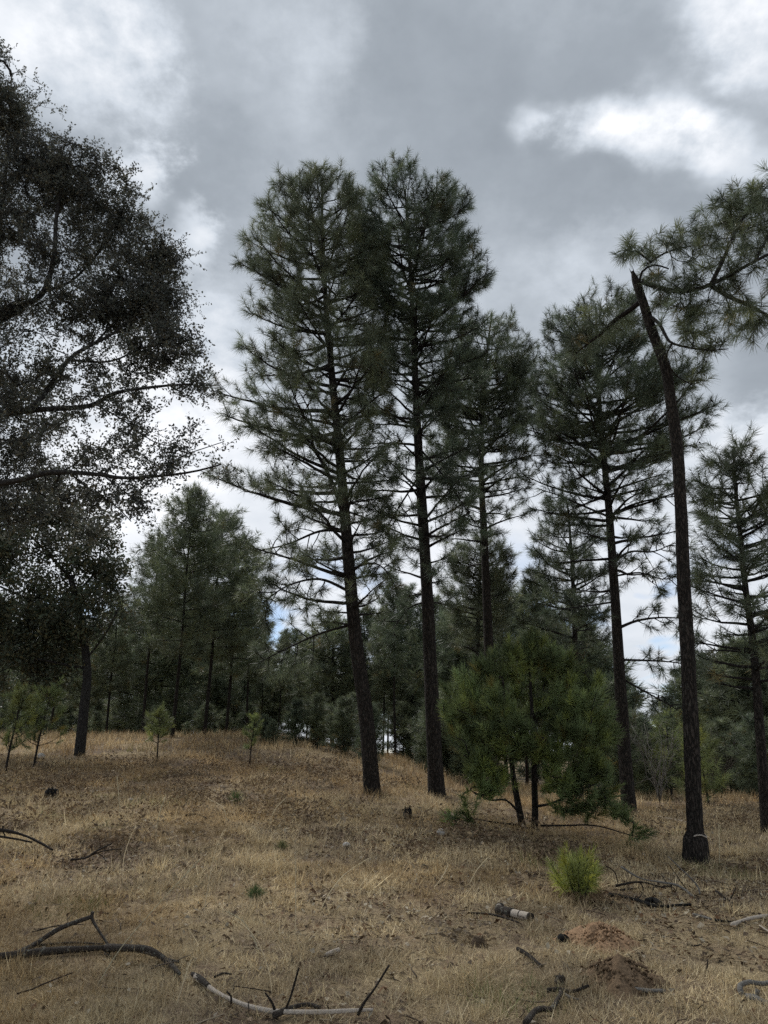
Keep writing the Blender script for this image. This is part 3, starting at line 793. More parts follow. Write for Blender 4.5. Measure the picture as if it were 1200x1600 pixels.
    mk('twiglets', TV, TT, M['bark_oak'], root, b)['kind'] = 'stuff'
    mk('crown', V, T, M['oak'], root, b, C)
    return len(A)
NO = big_oak()

def low_oak():
    rng = np.random.default_rng(15); Y = 24.0
    b = GY(127, 1158, Y)
    root = empty('oak_tree', b, 'dense dark brownish oak on the crest behind the spreading oak', 'tree')
    trunk = smooth_path(np.array([b - [0, 0, .2]] + [P(u, v, Y) for u, v in ((132, 1100), (136, 1050), (128, 980), (110, 900))]), .25)
    tm = MB(); tm.tube(trunk, np.linspace(.17, .09, len(trunk)), 14, .07, 9.0); tm.build('trunk', M['bark_oak'], root, b)
    L = limbs_px([([(130, 1000, 0), (80, 960, .3), (30, 930, .5), (-40, 900, .6)], .07, .02), ([(112, 905, 0), (70, 860, -.3), (30, 820, -.5)], .06, .02),
                  ([(118, 930, 0), (150, 890, .4), (160, 840, .6)], .05, .02), ([(135, 1030, 0), (165, 990, -.3), (185, 950, -.5)], .04, .015), ([(134, 1045, 0), (60, 1030, -.5), (0, 1020, -.8)], .05, .015)], Y)
    blobs = [(20, 800, 80, 40, .9, 0), (100, 800, 60, 35, .8, .2), (170, 860, 35, 50, .7, .4), (185, 940, 22, 40, .6, -.4), (20, 850, 80, 50, 1, 0), (110, 850, 60, 45, .9, .3), (150, 890, 45, 60, .9, .3), (60, 930, 100, 60, 1.2, 0), (140, 960, 48, 50, 1, -.3), (10, 1000, 80, 60, 1.2, -.3), (90, 1020, 80, 40, 1.1, .3), (-60, 940, 80, 90, .9, .3),
             (40, 1060, 60, 30, .8, .6)]
    A, cen = blob_points(rng, blobs, Y, 13, .9, .45, 6, .55)
    tubes, ends = grow_crown(rng, L, A, .004, .5, .3, .2)
    for (pth, ra, rb), tb in zip(L, tubes):
        mb = MB(); mb.tube(pth, np.linspace(ra, rb, len(pth)), 7)
        for q, rr in tb: mb.tube(q, rr, 3)
        mb.build('limb', M['bark_oak'], root, b)
    V, T, C = make_leaf_cloud(rng, A, ends, 52, .17, .13, np.array([[1, 1, 1], [.85, .95, .85], [1.25, 1.0, .75]]))
    mk('crown', V, T, M['oak_far'], root, b, C)
low_oak()

# ------------------------------------------------------------------ the bushy young pine
def bush_pine():
    rng = np.random.default_rng(99); Y = 14.6
    b = GY(828, 1322, Y)
    root = empty('young_pine', b, 'wide bushy young pine with two dark stems, right of the middle', 'tree')
    stems = limbs_px([([(822, 1325, 0), (815, 1285, 0), (803, 1220, .1), (797, 1170, .1), (790, 1110, 0), (785, 1060, 0)], .075, .02),
                      ([(832, 1325, 0), (836, 1270, .05), (834, 1200, 0), (832, 1130, 0), (828, 1060, .1), (822, 1010, .1)], .07, .015)], Y, .12)
    for pth, ra, rb in stems: pth[0, 2] = float(hz(pth[0, 0], pth[0, 1])) - .05
    L = stems + limbs_px([
        ([(834, 1195, 0), (850, 1185, -.3), (875, 1175, -.6), (905, 1165, -.8)], .035, .012),
        ([(803, 1215, 0), (780, 1205, -.3), (750, 1195, -.6), (725, 1180, -.9)], .032, .012),
        ([(838, 1260, 0), (862, 1255, -.4), (895, 1240, -.7), (930, 1225, -.9)], .026, .01),
        ([(812, 1270, 0), (790, 1250, -.2), (765, 1250, -.5), (735, 1235, -.8)], .022, .01),
        ([(797, 1165, 0), (760, 1130, .1), (725, 1110, .2), (705, 1095, .3)], .03, .01),
        ([(832, 1130, 0), (870, 1100, .2), (910, 1075, .3), (935, 1055, .3)], .03, .01),
        ([(845, 1290, 0), (880, 1290, -.3), (930, 1290, -.6), (985, 1305, -.8)], .02, .008),
        ([(815, 1290, 0), (775, 1285, -.4), (740, 1280, -.6), (712, 1285, -.8)], .02, .008),
        ([(834, 1160, 0), (840, 1120, .8), (850, 1070, 1.2)], .03, .01), ([(800, 1180, 0), (770, 1110, .9), (760, 1050, 1.2)], .03, .01),
        ([(860, 1330, -.6), (905, 1342, -.9), (945, 1335, -1.1), (985, 1325, -1.2)], .014, .007)], Y, .15)
    blobs = [(822, 1008, 36, 24, 1.2, 0), (788, 1035, 50, 30, 1, 0), (866, 1036, 48, 30, 1, .1), (752, 1070, 48, 38, 1, .1), (905, 1082, 44, 40, 1, .1), (716, 1100, 40, 40, 1, .2), (760, 1110, 50, 45, .9, -.6),
             (900, 1120, 65, 45, 1, -.5), (930, 1150, 30, 48, 1, 0), (724, 1150, 30, 32, .9, 0), (745, 1170, 44, 36, .9, -.7), (775, 1150, 45, 35, .9, -.9), (822, 1160, 40, 30, .9, -1.0), (870, 1160, 55, 35, .9, -.9),
             (925, 1210, 36, 38, .8, -.6), (890, 1210, 50, 32, .95, -.9), (748, 1212, 36, 28, .8, -.8), (770, 1215, 40, 25, .6, -.8), (830, 1050, 80, 40, .6, 1.1), (830, 1110, 100, 60, .35, 1.2),
             (920, 1255, 45, 26, .6, -.8), (872, 1268, 42, 22, .4, -.8), (745, 1262, 42, 22, .35, -.8), (985, 1330, 16, 14, .7, -1.2), (985, 1300, 25, 12, .3, -.8), (715, 1288, 22, 14, .25, -.8),
             (960, 1250, 30, 20, .6, -.7)]
    A, cen = blob_points(rng, blobs, Y, 112, 1.0, .38, 6, .18)
    tubes, ends = grow_crown(rng, L, A, .005, .42, .15, .15)
    for k, ((pth, ra, rb), tb) in enumerate(zip(L, tubes)):
        mb = MB()
        mb.tube(pth, np.linspace(ra, rb, len(pth)), 12 if k < 2 else 7, .08 if k < 2 else .05, 4.0)
        for q, rr in tb: mb.tube(q, rr, 4)
        mb.build('stem' if k < 2 else 'limb', M['bark' if k < 2 else 'bark_twig'], root, b)
    n = len(A); axis0 = b + np.array([0, 0, 1.2])
    d = nrm(A - axis0) * .5 + ends * .5 + np.array([0, 0, .75])
    V, T, C = scatter_tufts(TUFT_BUSH, A, d, rng.uniform(.75, 1.1, n), green_tints(rng, n, .5) * np.repeat(rng.uniform(.78, 1.3, n // 6), 6)[:, None], rng, .14)
    mk('crown', V, T, M['needle_bright'], root, b, C)
    return n
NB = bush_pine()

# ------------------------------------------------------------------ saplings
def sapling(label, loc, height, width, seed, mat='needle_bright', group=None, name='pine_sapling', dens=1.0, temps=TUFT_BUSH, bare=.25, size=.75):
    rng = np.random.default_rng(seed); b = np.asarray(loc, float)
    root = empty(name, b, label, 'sapling', group)
    lean = rng.normal(0, .06, 2); H = height
    path = smooth_path(np.array([b - [0, 0, .05], b + [lean[0] * H * .3, lean[1] * H * .3, H * .4], b + [lean[0] * H, lean[1] * H, H * .92]]), .08)
    tm = MB(); tm.tube(path, np.linspace(.010 + .011 * H, .007, len(path)), 7, .05, seed); tm.build('stem', M['bark_twig'], root, b)
    cr = Crown(); az = 0
    nb = int(7 * H * dens / max(.6, width) + 8)
    for k in range(nb):
        f = bare + (1 - bare) * (k + rng.random()) / nb; i = int(f * (len(path) - 1)); az += 2.4 + rng.normal(0, .3)
        l = width * .5 * (1.08 - .75 * f) * rng.uniform(.7, 1.15); d = np.array([math.cos(az), math.sin(az), rng.uniform(.5, .9)])
        mb = MB(); e = path[i] + nrm(d) * l
        q = bez(path[i], path[i] + d * np.array([.6, .6, .2]) * l, e, 5); mb.tube(q, np.linspace(.010, .005, 5), 4)
        cr.add(e, d + [0, 0, .6], size)
        for t in (1, 2, 3):
            if rng.random() < .8:
                dd = nrm(rng.normal(size=3) + d + [0, 0, .5]); e2 = q[t] + dd * rng.uniform(.08, .22) * width
                mb.tube(np.stack([q[t], (q[t] + e2) / 2, e2]), [.006, .005, .004], 3); cr.add(e2, dd + [0, 0, .4], size * rng.uniform(.75, 1.05))
        mb.build('branch', M['bark_twig'], root, b)
    for _ in range(3): cr.add(path[-1], np.array([rng.normal(0, .2), rng.normal(0, .2), 1]), size)
    n = len(cr.p)
    V, T, C = scatter_tufts(temps, cr.p, cr.d, np.array(cr.s), green_tints(rng, n, .5), rng, .12)
    mk('crown', V, T, M[mat], root, b, C)
    return root
sapling('bright green pine sapling at the left edge of the clearing', G(52, 1200), 2.25, 1.7, 201, dens=1.5, size=.95)
sapling('darker pine sapling with a thin stem cut off by the left edge', G(8, 1206), 2.2, 1.3, 202, size=.95)
sapling('small pale green pine sapling leaning on a crooked stem, left of the clearing', G(245, 1190), 1.45, 1.15, 203, dens=1.4, bare=.4)
sapling('thin upright pine seedling at the far edge of the dry grass', G(390, 1194), 1.45, .75, 204, 'needle_bright', dens=.5, bare=.35)

sapling('fresh green young pine just right of the broken-topped trunk', GY(1112, 1290, 24), 2.6, 1.7, 205, dens=2.6, bare=.05, temps=TUFT_MAIN, size=.9)
sapling('yellowish young pine behind the pale leafless shrub', GY(1052, 1268, 29), 3.2, 2.4, 206, dens=2.4, bare=.08, temps=TUFT_MAIN, size=1.0)
# ------------------------------------------------------------------ background forest
def far_pine_template(seed, H, R, base_f, nl, label, dens=1.0, top=.25, mat='needle_far'):
    rng = np.random.default_rng(seed); b = np.zeros(3)
    root = empty('background_pine', b, label, 'tree', 'background pines')
    lean = rng.normal(0, .02, 2)
    path = smooth_path(np.array([[0, 0, -.4], [lean[0] * H * .4, lean[1] * H * .4, H * .35], [lean[0] * H * .6 + rng.normal(0, .1), lean[1] * H * .5, H * .7], [lean[0] * H, lean[1] * H, H]]), .5)
    rad = np.interp(path[:, 2] / H, [-.05, 0, .03, 1], [.026 * H ** .6, .026 * H ** .6, .02 * H ** .6, .03])
    wood = MB(); wood.tube(path, rad, 9, .07, seed)
    cr = Crown(); az = 0
    for k in range(nl):
        f = base_f + (1 - base_f) * ((k + rng.random()) / nl) ** .9; z = f * H; az += 2.4 + rng.normal(0, .4)
        g = (f - base_f) / (1 - base_f)
        l = R * np.interp(g, [0, .15, .5, .85, 1], [.55, .95, 1, .62, top]) * rng.uniform(.65, 1.1)
        st = np.array([np.interp(z, path[:, 2], path[:, q]) for q in range(3)])
        d = np.array([math.cos(az), math.sin(az), .08 + .5 * g + rng.normal(0, .1)])
        e = st + nrm(d) * l; n = 5; q = bez(st, st + (e - st) * [.6, .6, .3], e, n)
        wood.tube(q, np.linspace(.03, .012, n), 4, cap=False)
        m = max(4, int(l * 9 * dens))
        for s in range(m):
            t = .22 + .78 * (s + rng.random()) / m; i = min(n - 1, int(t * (n - 1))); ff = t * (n - 1) - i
            p = q[i] + (q[min(n - 1, i + 1)] - q[i]) * ff
            off = rng.normal(0, 1, 3) * np.array([.28, .28, .14]) * l * (.25 + .35 * (1 - abs(t - .6)))
            cr.add(p + off, nrm(off + [0, 0, .2]) + nrm(d) * .4 + [0, 0, .5], rng.uniform(.85, 1.25))
    wood.build('trunk', M['bark'], root, b)
    n = len(cr.p)
    V, T, C = scatter_tufts(TUFT_FAR, cr.p, cr.d, np.array(cr.s), green_tints(rng, n, .3), rng, .15)
    mk('crown', V, T, M[mat], root, b, C)
    return root
def place_far(tpl, used, H0, u, vtop, Y, label, group, rng, wide=1.0, loc=None):
    b = P(u, 1160, Y); b[2] = float(hz(b[0], b[1])) - .05
    ztop = P(u, vtop, Y)[2]; s = (ztop - b[2]) / H0
    if used[0] is False:
        used[0] = True; tpl.location = tuple(b); tpl.rotation_euler = (0, 0, rng.uniform(0, 6.28)); tpl.scale = (s * wide, s * wide, s)
        tpl['label'] = label; tpl['group'] = group; return tpl
    return copy_tree(tpl, b, rng.uniform(0, 6.28), (s * wide, s * wide, s), label, group)
def forest():
    rng = np.random.default_rng(321)
    spec = [(401, 12, 2.4, .30, 60, 1.7), (402, 12, 1.9, .40, 50, 1.7), (403, 12, 2.7, .34, 58, 1.6), (404, 5, 1.5, .06, 44, 1.6), (405, 13, 1.8, .45, 46, 1.7)]
    T = [(far_pine_template(s, H, R, bf, nl, 'background pine', d), [False], H) for s, H, R, bf, nl, d in spec]
    def put(k, u, v, Y, label, group, wide=1.0): place_far(T[k][0], T[k][1], T[k][2], u, v, Y, label, group, rng, wide)
    gl = 'pines behind the clearing on the left'
    put(0, 268, 766, 30, 'tallest pine of the left background group, trunk showing below its crown', gl)
    put(2, 318, 800, 35, 'broad full pine just right of the tallest one in the left background', gl, 1.1)
    put(0, 352, 850, 38, 'rounded pine at the right end of the tall left background group', gl, 1.1)
    put(1, 222, 840, 36, 'narrow pine left of the tallest one in the left background', gl)
    # the rest of the wood: (u, top v, distance, template)
    rows = [(-40, 930, 34, 0), (20, 960, 40, 2), (75, 940, 37, 1), (120, 980, 45, 0), (165, 930, 42, 2), (190, 960, 50, 1), (245, 930, 47, 3), (290, 920, 52, 1), (335, 930, 55, 0),
            (385, 930, 44, 1), (378, 985, 60, 0), (408, 990, 52, 1), (432, 985, 47, 4), (455, 985, 55, 0), (478, 990, 50, 1), (500, 1010, 60, 2), (520, 970, 44, 3), (545, 985, 52, 1), (570, 950, 46, 0),
            (598, 960, 42, 1), (618, 905, 38, 4), (640, 920, 46, 0), (655, 985, 52, 2), (690, 930, 48, 1), (715, 960, 40, 3), (745, 940, 50, 0), (790, 900, 44, 1), (820, 940, 52, 0), (850, 900, 40, 4), (835, 985, 58, 3),
            (872, 960, 48, 2), (915, 930, 46, 1), (935, 985, 40, 3), (955, 1010, 52, 0), (985, 1105, 62, 3), (1012, 1125, 75, 2), (1035, 1115, 66, 0), (1052, 1090, 58, 1), (1078, 1050, 50, 0), (1100, 1030, 46, 3),
            (1118, 1055, 55, 2), (1140, 1020, 44, 1), (1160, 1010, 50, 0), (1182, 1000, 42, 3), (1205, 990, 46, 2), (1240, 960, 40, 0), (1270, 980, 48, 1)]
    marks = [(-9999, 'left edge'), (130, 'crest oak'), (268, 'tallest backdrop pine'), (390, 'thin seedling'), (565, 'left tall pine'),
             (672, 'right tall pine'), (830, 'bushy pine'), (968, 'bare-limbed pine'), (1078, 'broken-topped pine'), (1178, 'edge pine'), (9999, 'right edge')]
    ORD = ['first', 'second', 'third', 'fourth', 'fifth', 'sixth', 'seventh', 'eighth', 'ninth', 'tenth', 'eleventh', 'twelfth', 'thirteenth', 'fourteenth', 'fifteenth', 'sixteenth', 'seventeenth', 'eighteenth', 'nineteenth', 'twentieth']
    def zone(u): return max(q for q in range(len(marks) - 1) if u >= marks[q][0])
    def labelled(items, fmt, key):
        out = {}
        for z in range(len(marks) - 1):
            g = sorted([it for it in items if zone(it[0]) == z], key=key)
            for q, it in enumerate(g): out[it] = fmt(q, marks[z][1], marks[z + 1][1])
        return out
    def f_mid(q, a, b): return ('tallest' if q == 0 else ORD[q] + ' tallest') + f' background pine between {a} and {b}'
    for it, lab in labelled(rows, f_mid, lambda t: t[1]).items():
        u, v, Y, k = it; put(k, u, v, Y, lab, 'background pines of the wood', rng.uniform(.9, 1.3))
    # still farther rows of the same wood
    far = []
    for u in range(-60, 1270, 24):
        Y = rng.uniform(62, 105); uu = u + rng.uniform(-8, 8)
        v = np.interp(uu, [0, 380, 420, 560, 700, 950, 985, 1065, 1090, 1250], [1000, 990, 1050, 1045, 1010, 1020, 1115, 1118, 1070, 1050]) + rng.uniform(-18, 28)
        far.append((uu, v, Y, int(rng.choice([0, 1, 2, 4]))))
    for it, lab in labelled(far, lambda q, a, b: f'{ORD[q]} distant pine from the left between {a} and {b}', lambda t: t[0]).items():
        u, v, Y, k = it; put(k, u, v, Y, lab, 'distant pines of the far wood', rng.uniform(1.2, 1.7))
    # low young pines along the edge of the wood
    low = []
    for u in range(-40, 430, 26):
        low.append((u + rng.uniform(-9, 9), 1062 + rng.uniform(-25, 40), rng.uniform(50, 64)))
    for u in range(-30, 1250, 27):
        if 770 < u < 930: continue
        uu = u + rng.uniform(-12, 12); low.append((uu, np.interp(uu, [0, 400, 560, 700, 960, 1000, 1060, 1250], [1102, 1105, 1085, 1065, 1075, 1150, 1160, 1110]) + rng.uniform(-20, 30), rng.uniform(33, 52) if uu < 400 else rng.uniform(27, 42)))
    for it, lab in labelled(low, lambda q, a, b: f'{ORD[q]} low young pine from the left between {a} and {b}', lambda t: t[0]).items():
        u, v, Y = it; put(3, u, v, Y, lab, 'low young pines under the wood', rng.uniform(1.0, 1.5))
forest()

# ------------------------------------------------------------------ grass and litter
def in_view(x, y): return np.abs(x) < .58 * y + 1.0
def bare_mask(x, y):
    """1 where the grass is thin: litter patches and bare soil"""
    m = vnoise(x, y, 1.6, 11) * .6 + vnoise(x, y, .55, 12) * .4
    b = sstep(.52, .66, m)
    for u, v, r in ((600, 1430, .9), (880, 1385, 1.0), (120, 1340, 1.0), (690, 1320, 1.6), (840, 1340, 1.6), (1080, 1390, 1.2), (480, 1300, 1.0)):
        c = G(u, v); b = np.maximum(b, .85 * np.exp(-(((x - c[0]) / (r * 1.3)) ** 2 + ((y - c[1]) / r) ** 2)))
    return b
MOUNDS = [(G(937, 1472), .34, .14), (G(974, 1537), .30, .16)]
def grass_blades(rng, n, y0, y1, hmin, hmax, width, bend=.5, dens=True, clump=.05, per=7):
    k = n // per
    y = np.sqrt(rng.random(k * 4) * (y1 ** 2 - y0 ** 2) + y0 ** 2); x = (rng.random(k * 4) * 2 - 1) * (.58 * y + 1)
    keep = rng.random(k * 4) > bare_mask(x, y) * .72
    keep &= rng.random(k * 4) < .30 + 1.05 * vnoise(x, y, .24 if y1 < 15 else .6, 61)
    for c, rr, hh in MOUNDS: keep &= ((x - c[0]) ** 2 + (y - c[1]) ** 2) > (rr * .8) ** 2
    x = x[keep][:k]; y = y[keep][:k]; k = len(x)
    tall = .5 * vnoise(x, y, 1.1, 21) + .5 * vnoise(x, y, .24 if y1 < 15 else .6, 61)
    X = np.repeat(x, per) + rng.normal(0, clump, k * per); Y = np.repeat(y, per) + rng.normal(0, clump, k * per)
    hgt = (hmin + (hmax - hmin) * rng.random(k * per) ** 1.5) * (.35 + 1.3 * np.repeat(tall, per))
    Z = hz(X, Y) - .01; p = np.stack([X, Y, Z], -1); m = len(X)
    az = rng.uniform(0, 2 * math.pi, m); lean = np.abs(rng.normal(0, bend, m)) + .15
    out = np.stack([np.cos(az), np.sin(az), np.zeros(m)], -1)
    sd = np.stack([np.cos(az + 1.57 + rng.normal(0, .8, m)), np.sin(az + 1.57 + rng.normal(0, .8, m)), np.zeros(m)], -1) * (width * rng.uniform(.6, 1.3, m))[:, None] * .5
    upv = np.array([0, 0, 1.0])
    tip = p + (out * (lean * 1.1)[:, None] + upv * np.maximum(.12, 1.0 - .38 * lean)[:, None]) * hgt[:, None]
    V = np.stack([p - sd, p + sd, tip], 1).reshape(-1, 3)
    T = np.arange(m * 3).reshape(-1, 3)
    pal = np.array([[.66, .55, .38], [.56, .46, .31], [.72, .62, .45], [.48, .385, .255], [.52, .41, .27], [.38, .295, .205]])
    patch = np.repeat(vnoise(x, y, .8, 31), per)
    c = pal[(rng.integers(0, 6, m))] * (.72 + .5 * patch)[:, None] * rng.uniform(.5, 1.35, (m, 1))
    gr = (np.repeat(vnoise(x, y, 1.3, 41), per) > .87) & (rng.random(m) < .3)
    c[gr] = np.array([.20, .22, .10]) * rng.uniform(.8, 1.2, (gr.sum(), 1))
    br = np.repeat(sstep(.46, .66, .6 * vnoise(x, y, 2.3, 51) + .4 * vnoise(x, y, .7, 52)), per)[:, None] * rng.uniform(.4, 1, (m, 1))
    c = (c * (1 - br) + c * np.array([.76, .67, .56]) * br) * np.array([1.11, 1.07, 1.01])
    rd = np.repeat(sstep(14, 24, y) * .6, per)[:, None]
    c = c * (1 - rd) + c * np.array([1.05, .97, .92]) * rd
    return V, T, np.repeat(c, 3, 0)
def build_grass():
    rng = np.random.default_rng(55)
    Vs, Ts, Cs = [], [], []; off = 0
    for a in ((190000, 4.4, 8.2, .03, .10, .0055, 1.1, True, .045, 9), (150000, 8.2, 14, .04, .15, .0085, .9, True, .06, 9), (80000, 14, 24, .07, .26, .014, .6, True, .09, 8), (40000, 24, 40, .12, .42, .024, .4, True, .14, 8), (15000, 4.6, 9, .07, .20, .0055, .9, True, .035, 26), (16000, 9, 16, .10, .30, .0085, .8, True, .05, 26)):
        V, T, C = grass_blades(rng, *a); Vs.append(V); Ts.append(T + off); Cs.append(C); off += len(V)
    o = mk('dry_grass', np.concatenate(Vs), np.concatenate(Ts), M['grass'], col=np.concatenate(Cs))
    tag(o, 'short dry straw coloured grass covering the clearing', 'grass', kind='stuff')
    # fallen leaves, bark chips and needles
    N = 52000
    y = np.sqrt(rng.random(N) * (24 ** 2 - 4.4 ** 2) + 4.4 ** 2); y = np.where(rng.random(N) < .5, 4.4 + (y - 4.4) * .45, y); x = (rng.random(N) * 2 - 1) * (.58 * y + 1)
    keep = rng.random(N) < .25 + .75 * bare_mask(x, y); x = x[keep]; y = y[keep]; N = len(x)
    s = rng.uniform(.010, .034, N) * np.interp(y, [5, 24], [.9, 2.2]); asp = rng.uniform(.18, .7, N); az = rng.uniform(0, 6.28, N)
    a = np.stack([np.cos(az), np.sin(az), rng.normal(0, .35, N)], -1) * s[:, None]; b = np.stack([-np.sin(az), np.cos(az), rng.normal(0, .5, N)], -1) * (s * asp)[:, None]
    p = np.stack([x, y, hz(x, y) + .012 + rng.random(N) * .02], -1)
    cup = np.array([0, 0, 1.0]) * (s * rng.uniform(0, .4, N))[:, None]
    V = np.stack([p - a, p + b + cup, p + a, p - b + cup], 1).reshape(-1, 3); i = np.arange(N)[:, None] * 4
    T = np.concatenate([i + [0, 1, 2], i + [0, 2, 3]])
    pal = np.array([[.10, .065, .042], [.17, .12, .085], [.09, .065, .05], [.24, .18, .13], [.36, .31, .25], [.13, .07, .04]])
    C = pal[rng.integers(0, 6, N)] * rng.uniform(.7, 1.2, (N, 1))
    o = mk('leaf_litter', V, T, M['dead'], col=np.repeat(C, 4, 0))
    tag(o, 'scattered brown dead leaves and bark chips among the grass', 'litter', kind='stuff')
    # small twigs strewn about
    tw = MB()
    for k in range(420):
        y = 4.6 + 11 * rng.random() ** 1.4; x = (rng.random() * 2 - 1) * (.55 * y + .6)
        if rng.random() < .35: y = 8.5 + rng.normal(0, 1.2); x = rng.uniform(2.2, 5.2)
        l = rng.uniform(.06, .36); a = rng.uniform(0, 6.28); n = 5; t = np.linspace(-.5, .5, n)
        px = x + np.cos(a) * l * t + rng.normal(0, .012, n); py = y + np.sin(a) * l * t + rng.normal(0, .012, n)
        pz = hz(px, py) + .015 + np.linspace(0, rng.random() ** 3 * .10, n); r = rng.uniform(.0025, .007)
        cc = np.array([[.06, .045, .035], [.11, .09, .075], [.26, .22, .17], [.04, .03, .025]])[rng.integers(0, 4)]
        tw.tube(np.stack([px, py, pz], -1), np.linspace(r, r * .5, n), 4, col=cc)
    o = tw.build('twig_litter', M['dead'], col=True); tag(o, 'thin broken twigs strewn over the dry grass', 'twigs', kind='stuff')
    # rusty dead bracken and curled leaves, knee high at most
    cl = []
    zones = [(60, 1230, 3.2, 34), (180, 1220, 2.5, 26), (330, 1225, 3, 28), (60, 1290, 1.5, 12), (160, 1325, .8, 9), (470, 1275, 1.2, 18), (430, 1200, 3, 22), (560, 1215, 2.5, 14), (260, 1255, 2, 16), (680, 1330, 1.1, 9),
             (760, 1300, 1.2, 8), (840, 1330, 1.2, 9), (1150, 1290, 2.2, 14), (1080, 1290, 2.0, 8), (740, 1470, .25, 2), (170, 1405, .25, 2), (1160, 1260, 3, 16)]
    for u, v, r, n in zones:
        c = G(u, v)
        for _ in range(int(n * 1.4)):
            q = c[:2] + rng.normal(0, r * .55, 2); cl.append((q[0], q[1], rng.uniform(.12, .36) * (1 if q[1] > 11 else .45)))
    Vs, Ts, Cs = [], [], []; off = 0
    for (cx, cy, h) in cl:
        n = 90; p = np.array([cx, cy, float(hz(cx, cy))]) + rng.normal(0, 1, (n, 3)) * np.array([h * .9, h * .9, 0]); p[:, 2] += np.abs(rng.normal(0, .5, n)) * h
        az = rng.uniform(0, 6.28, n); ax = nrm(np.stack([np.cos(az), np.sin(az), rng.normal(.5, .7, n)], -1)); sd = nrm(np.cross(ax, rng.normal(size=(n, 3)))); s = (rng.uniform(.3, .85, n) * (.05 + h * .24))[:, None]
        V = np.stack([p, p + ax * s * .5 + sd * s * .22 - [0, 0, .01], p + ax * s - np.array([0, 0, .25]) * s, p + ax * s * .5 - sd * s * .22 - [0, 0, .01]], 1).reshape(-1, 3)
        i = np.arange(n)[:, None] * 4 + off
        Ts.append(np.concatenate([i + [0, 1, 2], i + [0, 2, 3]])); Vs.append(V); off += len(V)
        base = np.array([[.22, .145, .092], [.30, .215, .14], [.17, .115, .078], [.28, .21, .15]])[rng.integers(0, 4)]
        Cs.append(np.repeat(base * rng.uniform(.6, 1.3, (n, 1)), 4, 0))
    o = mk('dead_bracken', np.concatenate(Vs), np.concatenate(Ts), M['dead'], col=np.concatenate(Cs))
    tag(o, 'rusty brown dead bracken and curled leaves in low heaps', 'bracken', kind='stuff')
build_grass()

def stalk(pts_px, Yb, label, seed, r=.0046):
    """one tall bent grass stalk; points are directions at the stalk's own distance"""
    rng = np.random.default_rng(seed); b = G(*pts_px[0]); q = [b] + [P(u, v, b[1] + dy) for (u, v), dy in zip(pts_px[1:], np.linspace(.05, .25, len(pts_px) - 1))]
    mb = MB(); pth = smooth_path(np.array(q), .05); n = len(pth)
    c = np.array([.62, .53, .37]); mb.tube(pth, np.linspace(r * 1.1, r * .6, n) * b[1] / 7.5, 4, col=c)
    e = n - 1
    for k in range(10):
        i = e - k % 5 * max(1, n // 30); d = nrm(pth[i] - pth[max(0, i - 1)]) + rng.normal(0, .35, 3); d = nrm(d)
        mb.tube(np.stack([pth[i], pth[i] + d * .03, pth[i] + d * .05]), [.0012, .0022, .0006], 3, col=c)
    o = mb.build('grass_stalk', M['grass'], None, b, col=True)
    tag(o, label, 'grass stalk', 'tall dry grass stalks')
for k, (pp, lab) in enumerate([
    ([(152, 1540), (190, 1480), (250, 1410), (305, 1350)], 'long pale grass stalk leaning right over the fallen branch at left'),
    ([(192, 1386), (193, 1345), (200, 1318), (212, 1290)], 'upright pale grass stalk behind the fork of the left fallen branch'),
    ([(318, 1430), (325, 1385), (335, 1335), (348, 1300)], 'thin pale stalk standing right of the leaning long stalk'),
    ([(426, 1560), (418, 1510), (395, 1460), (352, 1426)], 'pale stalk arching left above the pale fallen branch'),
    ([(461, 1470), (462, 1420), (462, 1370), (461, 1318)], 'tall straight vertical grass stalk left of the middle'),
    ([(500, 1425), (515, 1395), (540, 1365), (578, 1340)], 'pale stalk arching right beside the tall vertical stalk'),
    ([(273, 1580), (285, 1540), (296, 1505)], 'short pale stalk by the bend of the left fallen branch'),
    ([(404, 1490), (398, 1470), (380, 1440), (354, 1424)], 'fine pale stalk crossing behind the arching left stalk'),
    ([(188, 1280), (186, 1250), (183, 1215)], 'short upright pale stalk on the brown slope at left'),
    ([(243, 1310), (248, 1275), (258, 1245)], 'slim pale stalk leaning right on the left slope'),
    ([(355, 1285), (348, 1262), (325, 1248)], 'small bent pale stalk curling left on the left slope'),
    ([(420, 1290), (430, 1265), (445, 1248)], 'pale stalk leaning right beside the rusty heap'),
    ([(732, 1385), (745, 1360), (762, 1340)], 'short pale stalk leaning right below the bushy young pine'),
    ([(1124, 1352), (1124, 1320), (1123, 1288)], 'single upright pale stalk right of the broken-topped pine'),
    ([(676, 1390), (690, 1372), (700, 1352)], 'short slanting pale stalk left of the bushy young pine')]):
    stalk(pp, 0, lab, 600 + k)

# ------------------------------------------------------------------ fallen wood
def fallen(name, label, parts, mat, group=None, cat='fallen branch', sides=10):
    """parts: list of (name, pts, r0, r1); pts (u, v) lie on the ground, (u, v, Yof) hang at the distance of the ground point Yof"""
    first = G(*parts[0][1][0][:2]); root = None
    root = empty(name, first, label, cat, group)
    for nm, pts, r0, r1, *mm in parts:
        q = []
        for p in pts:
            if len(p) == 2: g = G(*p); g[2] += max(r0, r1) * .75 + .022; q.append(g)
            else: q.append(P(p[0], p[1], p[2]))
        pth = smooth_path(np.array(q), .045); n = len(pth)
        rng = np.random.default_rng(int(abs(pts[0][0] * 7 + pts[0][1])) + n)
        rr = np.linspace(r0, r1, n) * (1 + .17 * np.interp(np.arange(n), np.linspace(0, n, max(3, n // 5)), rng.normal(0, 1, max(3, n // 5))))
        mb = MB(); mb.tube(pth, rr, sides if r0 > .015 else 6, .24, pts[0][0] * .13, 1.3)
        mb.build(nm, M[mm[0] if mm else mat], root, first)
    return root
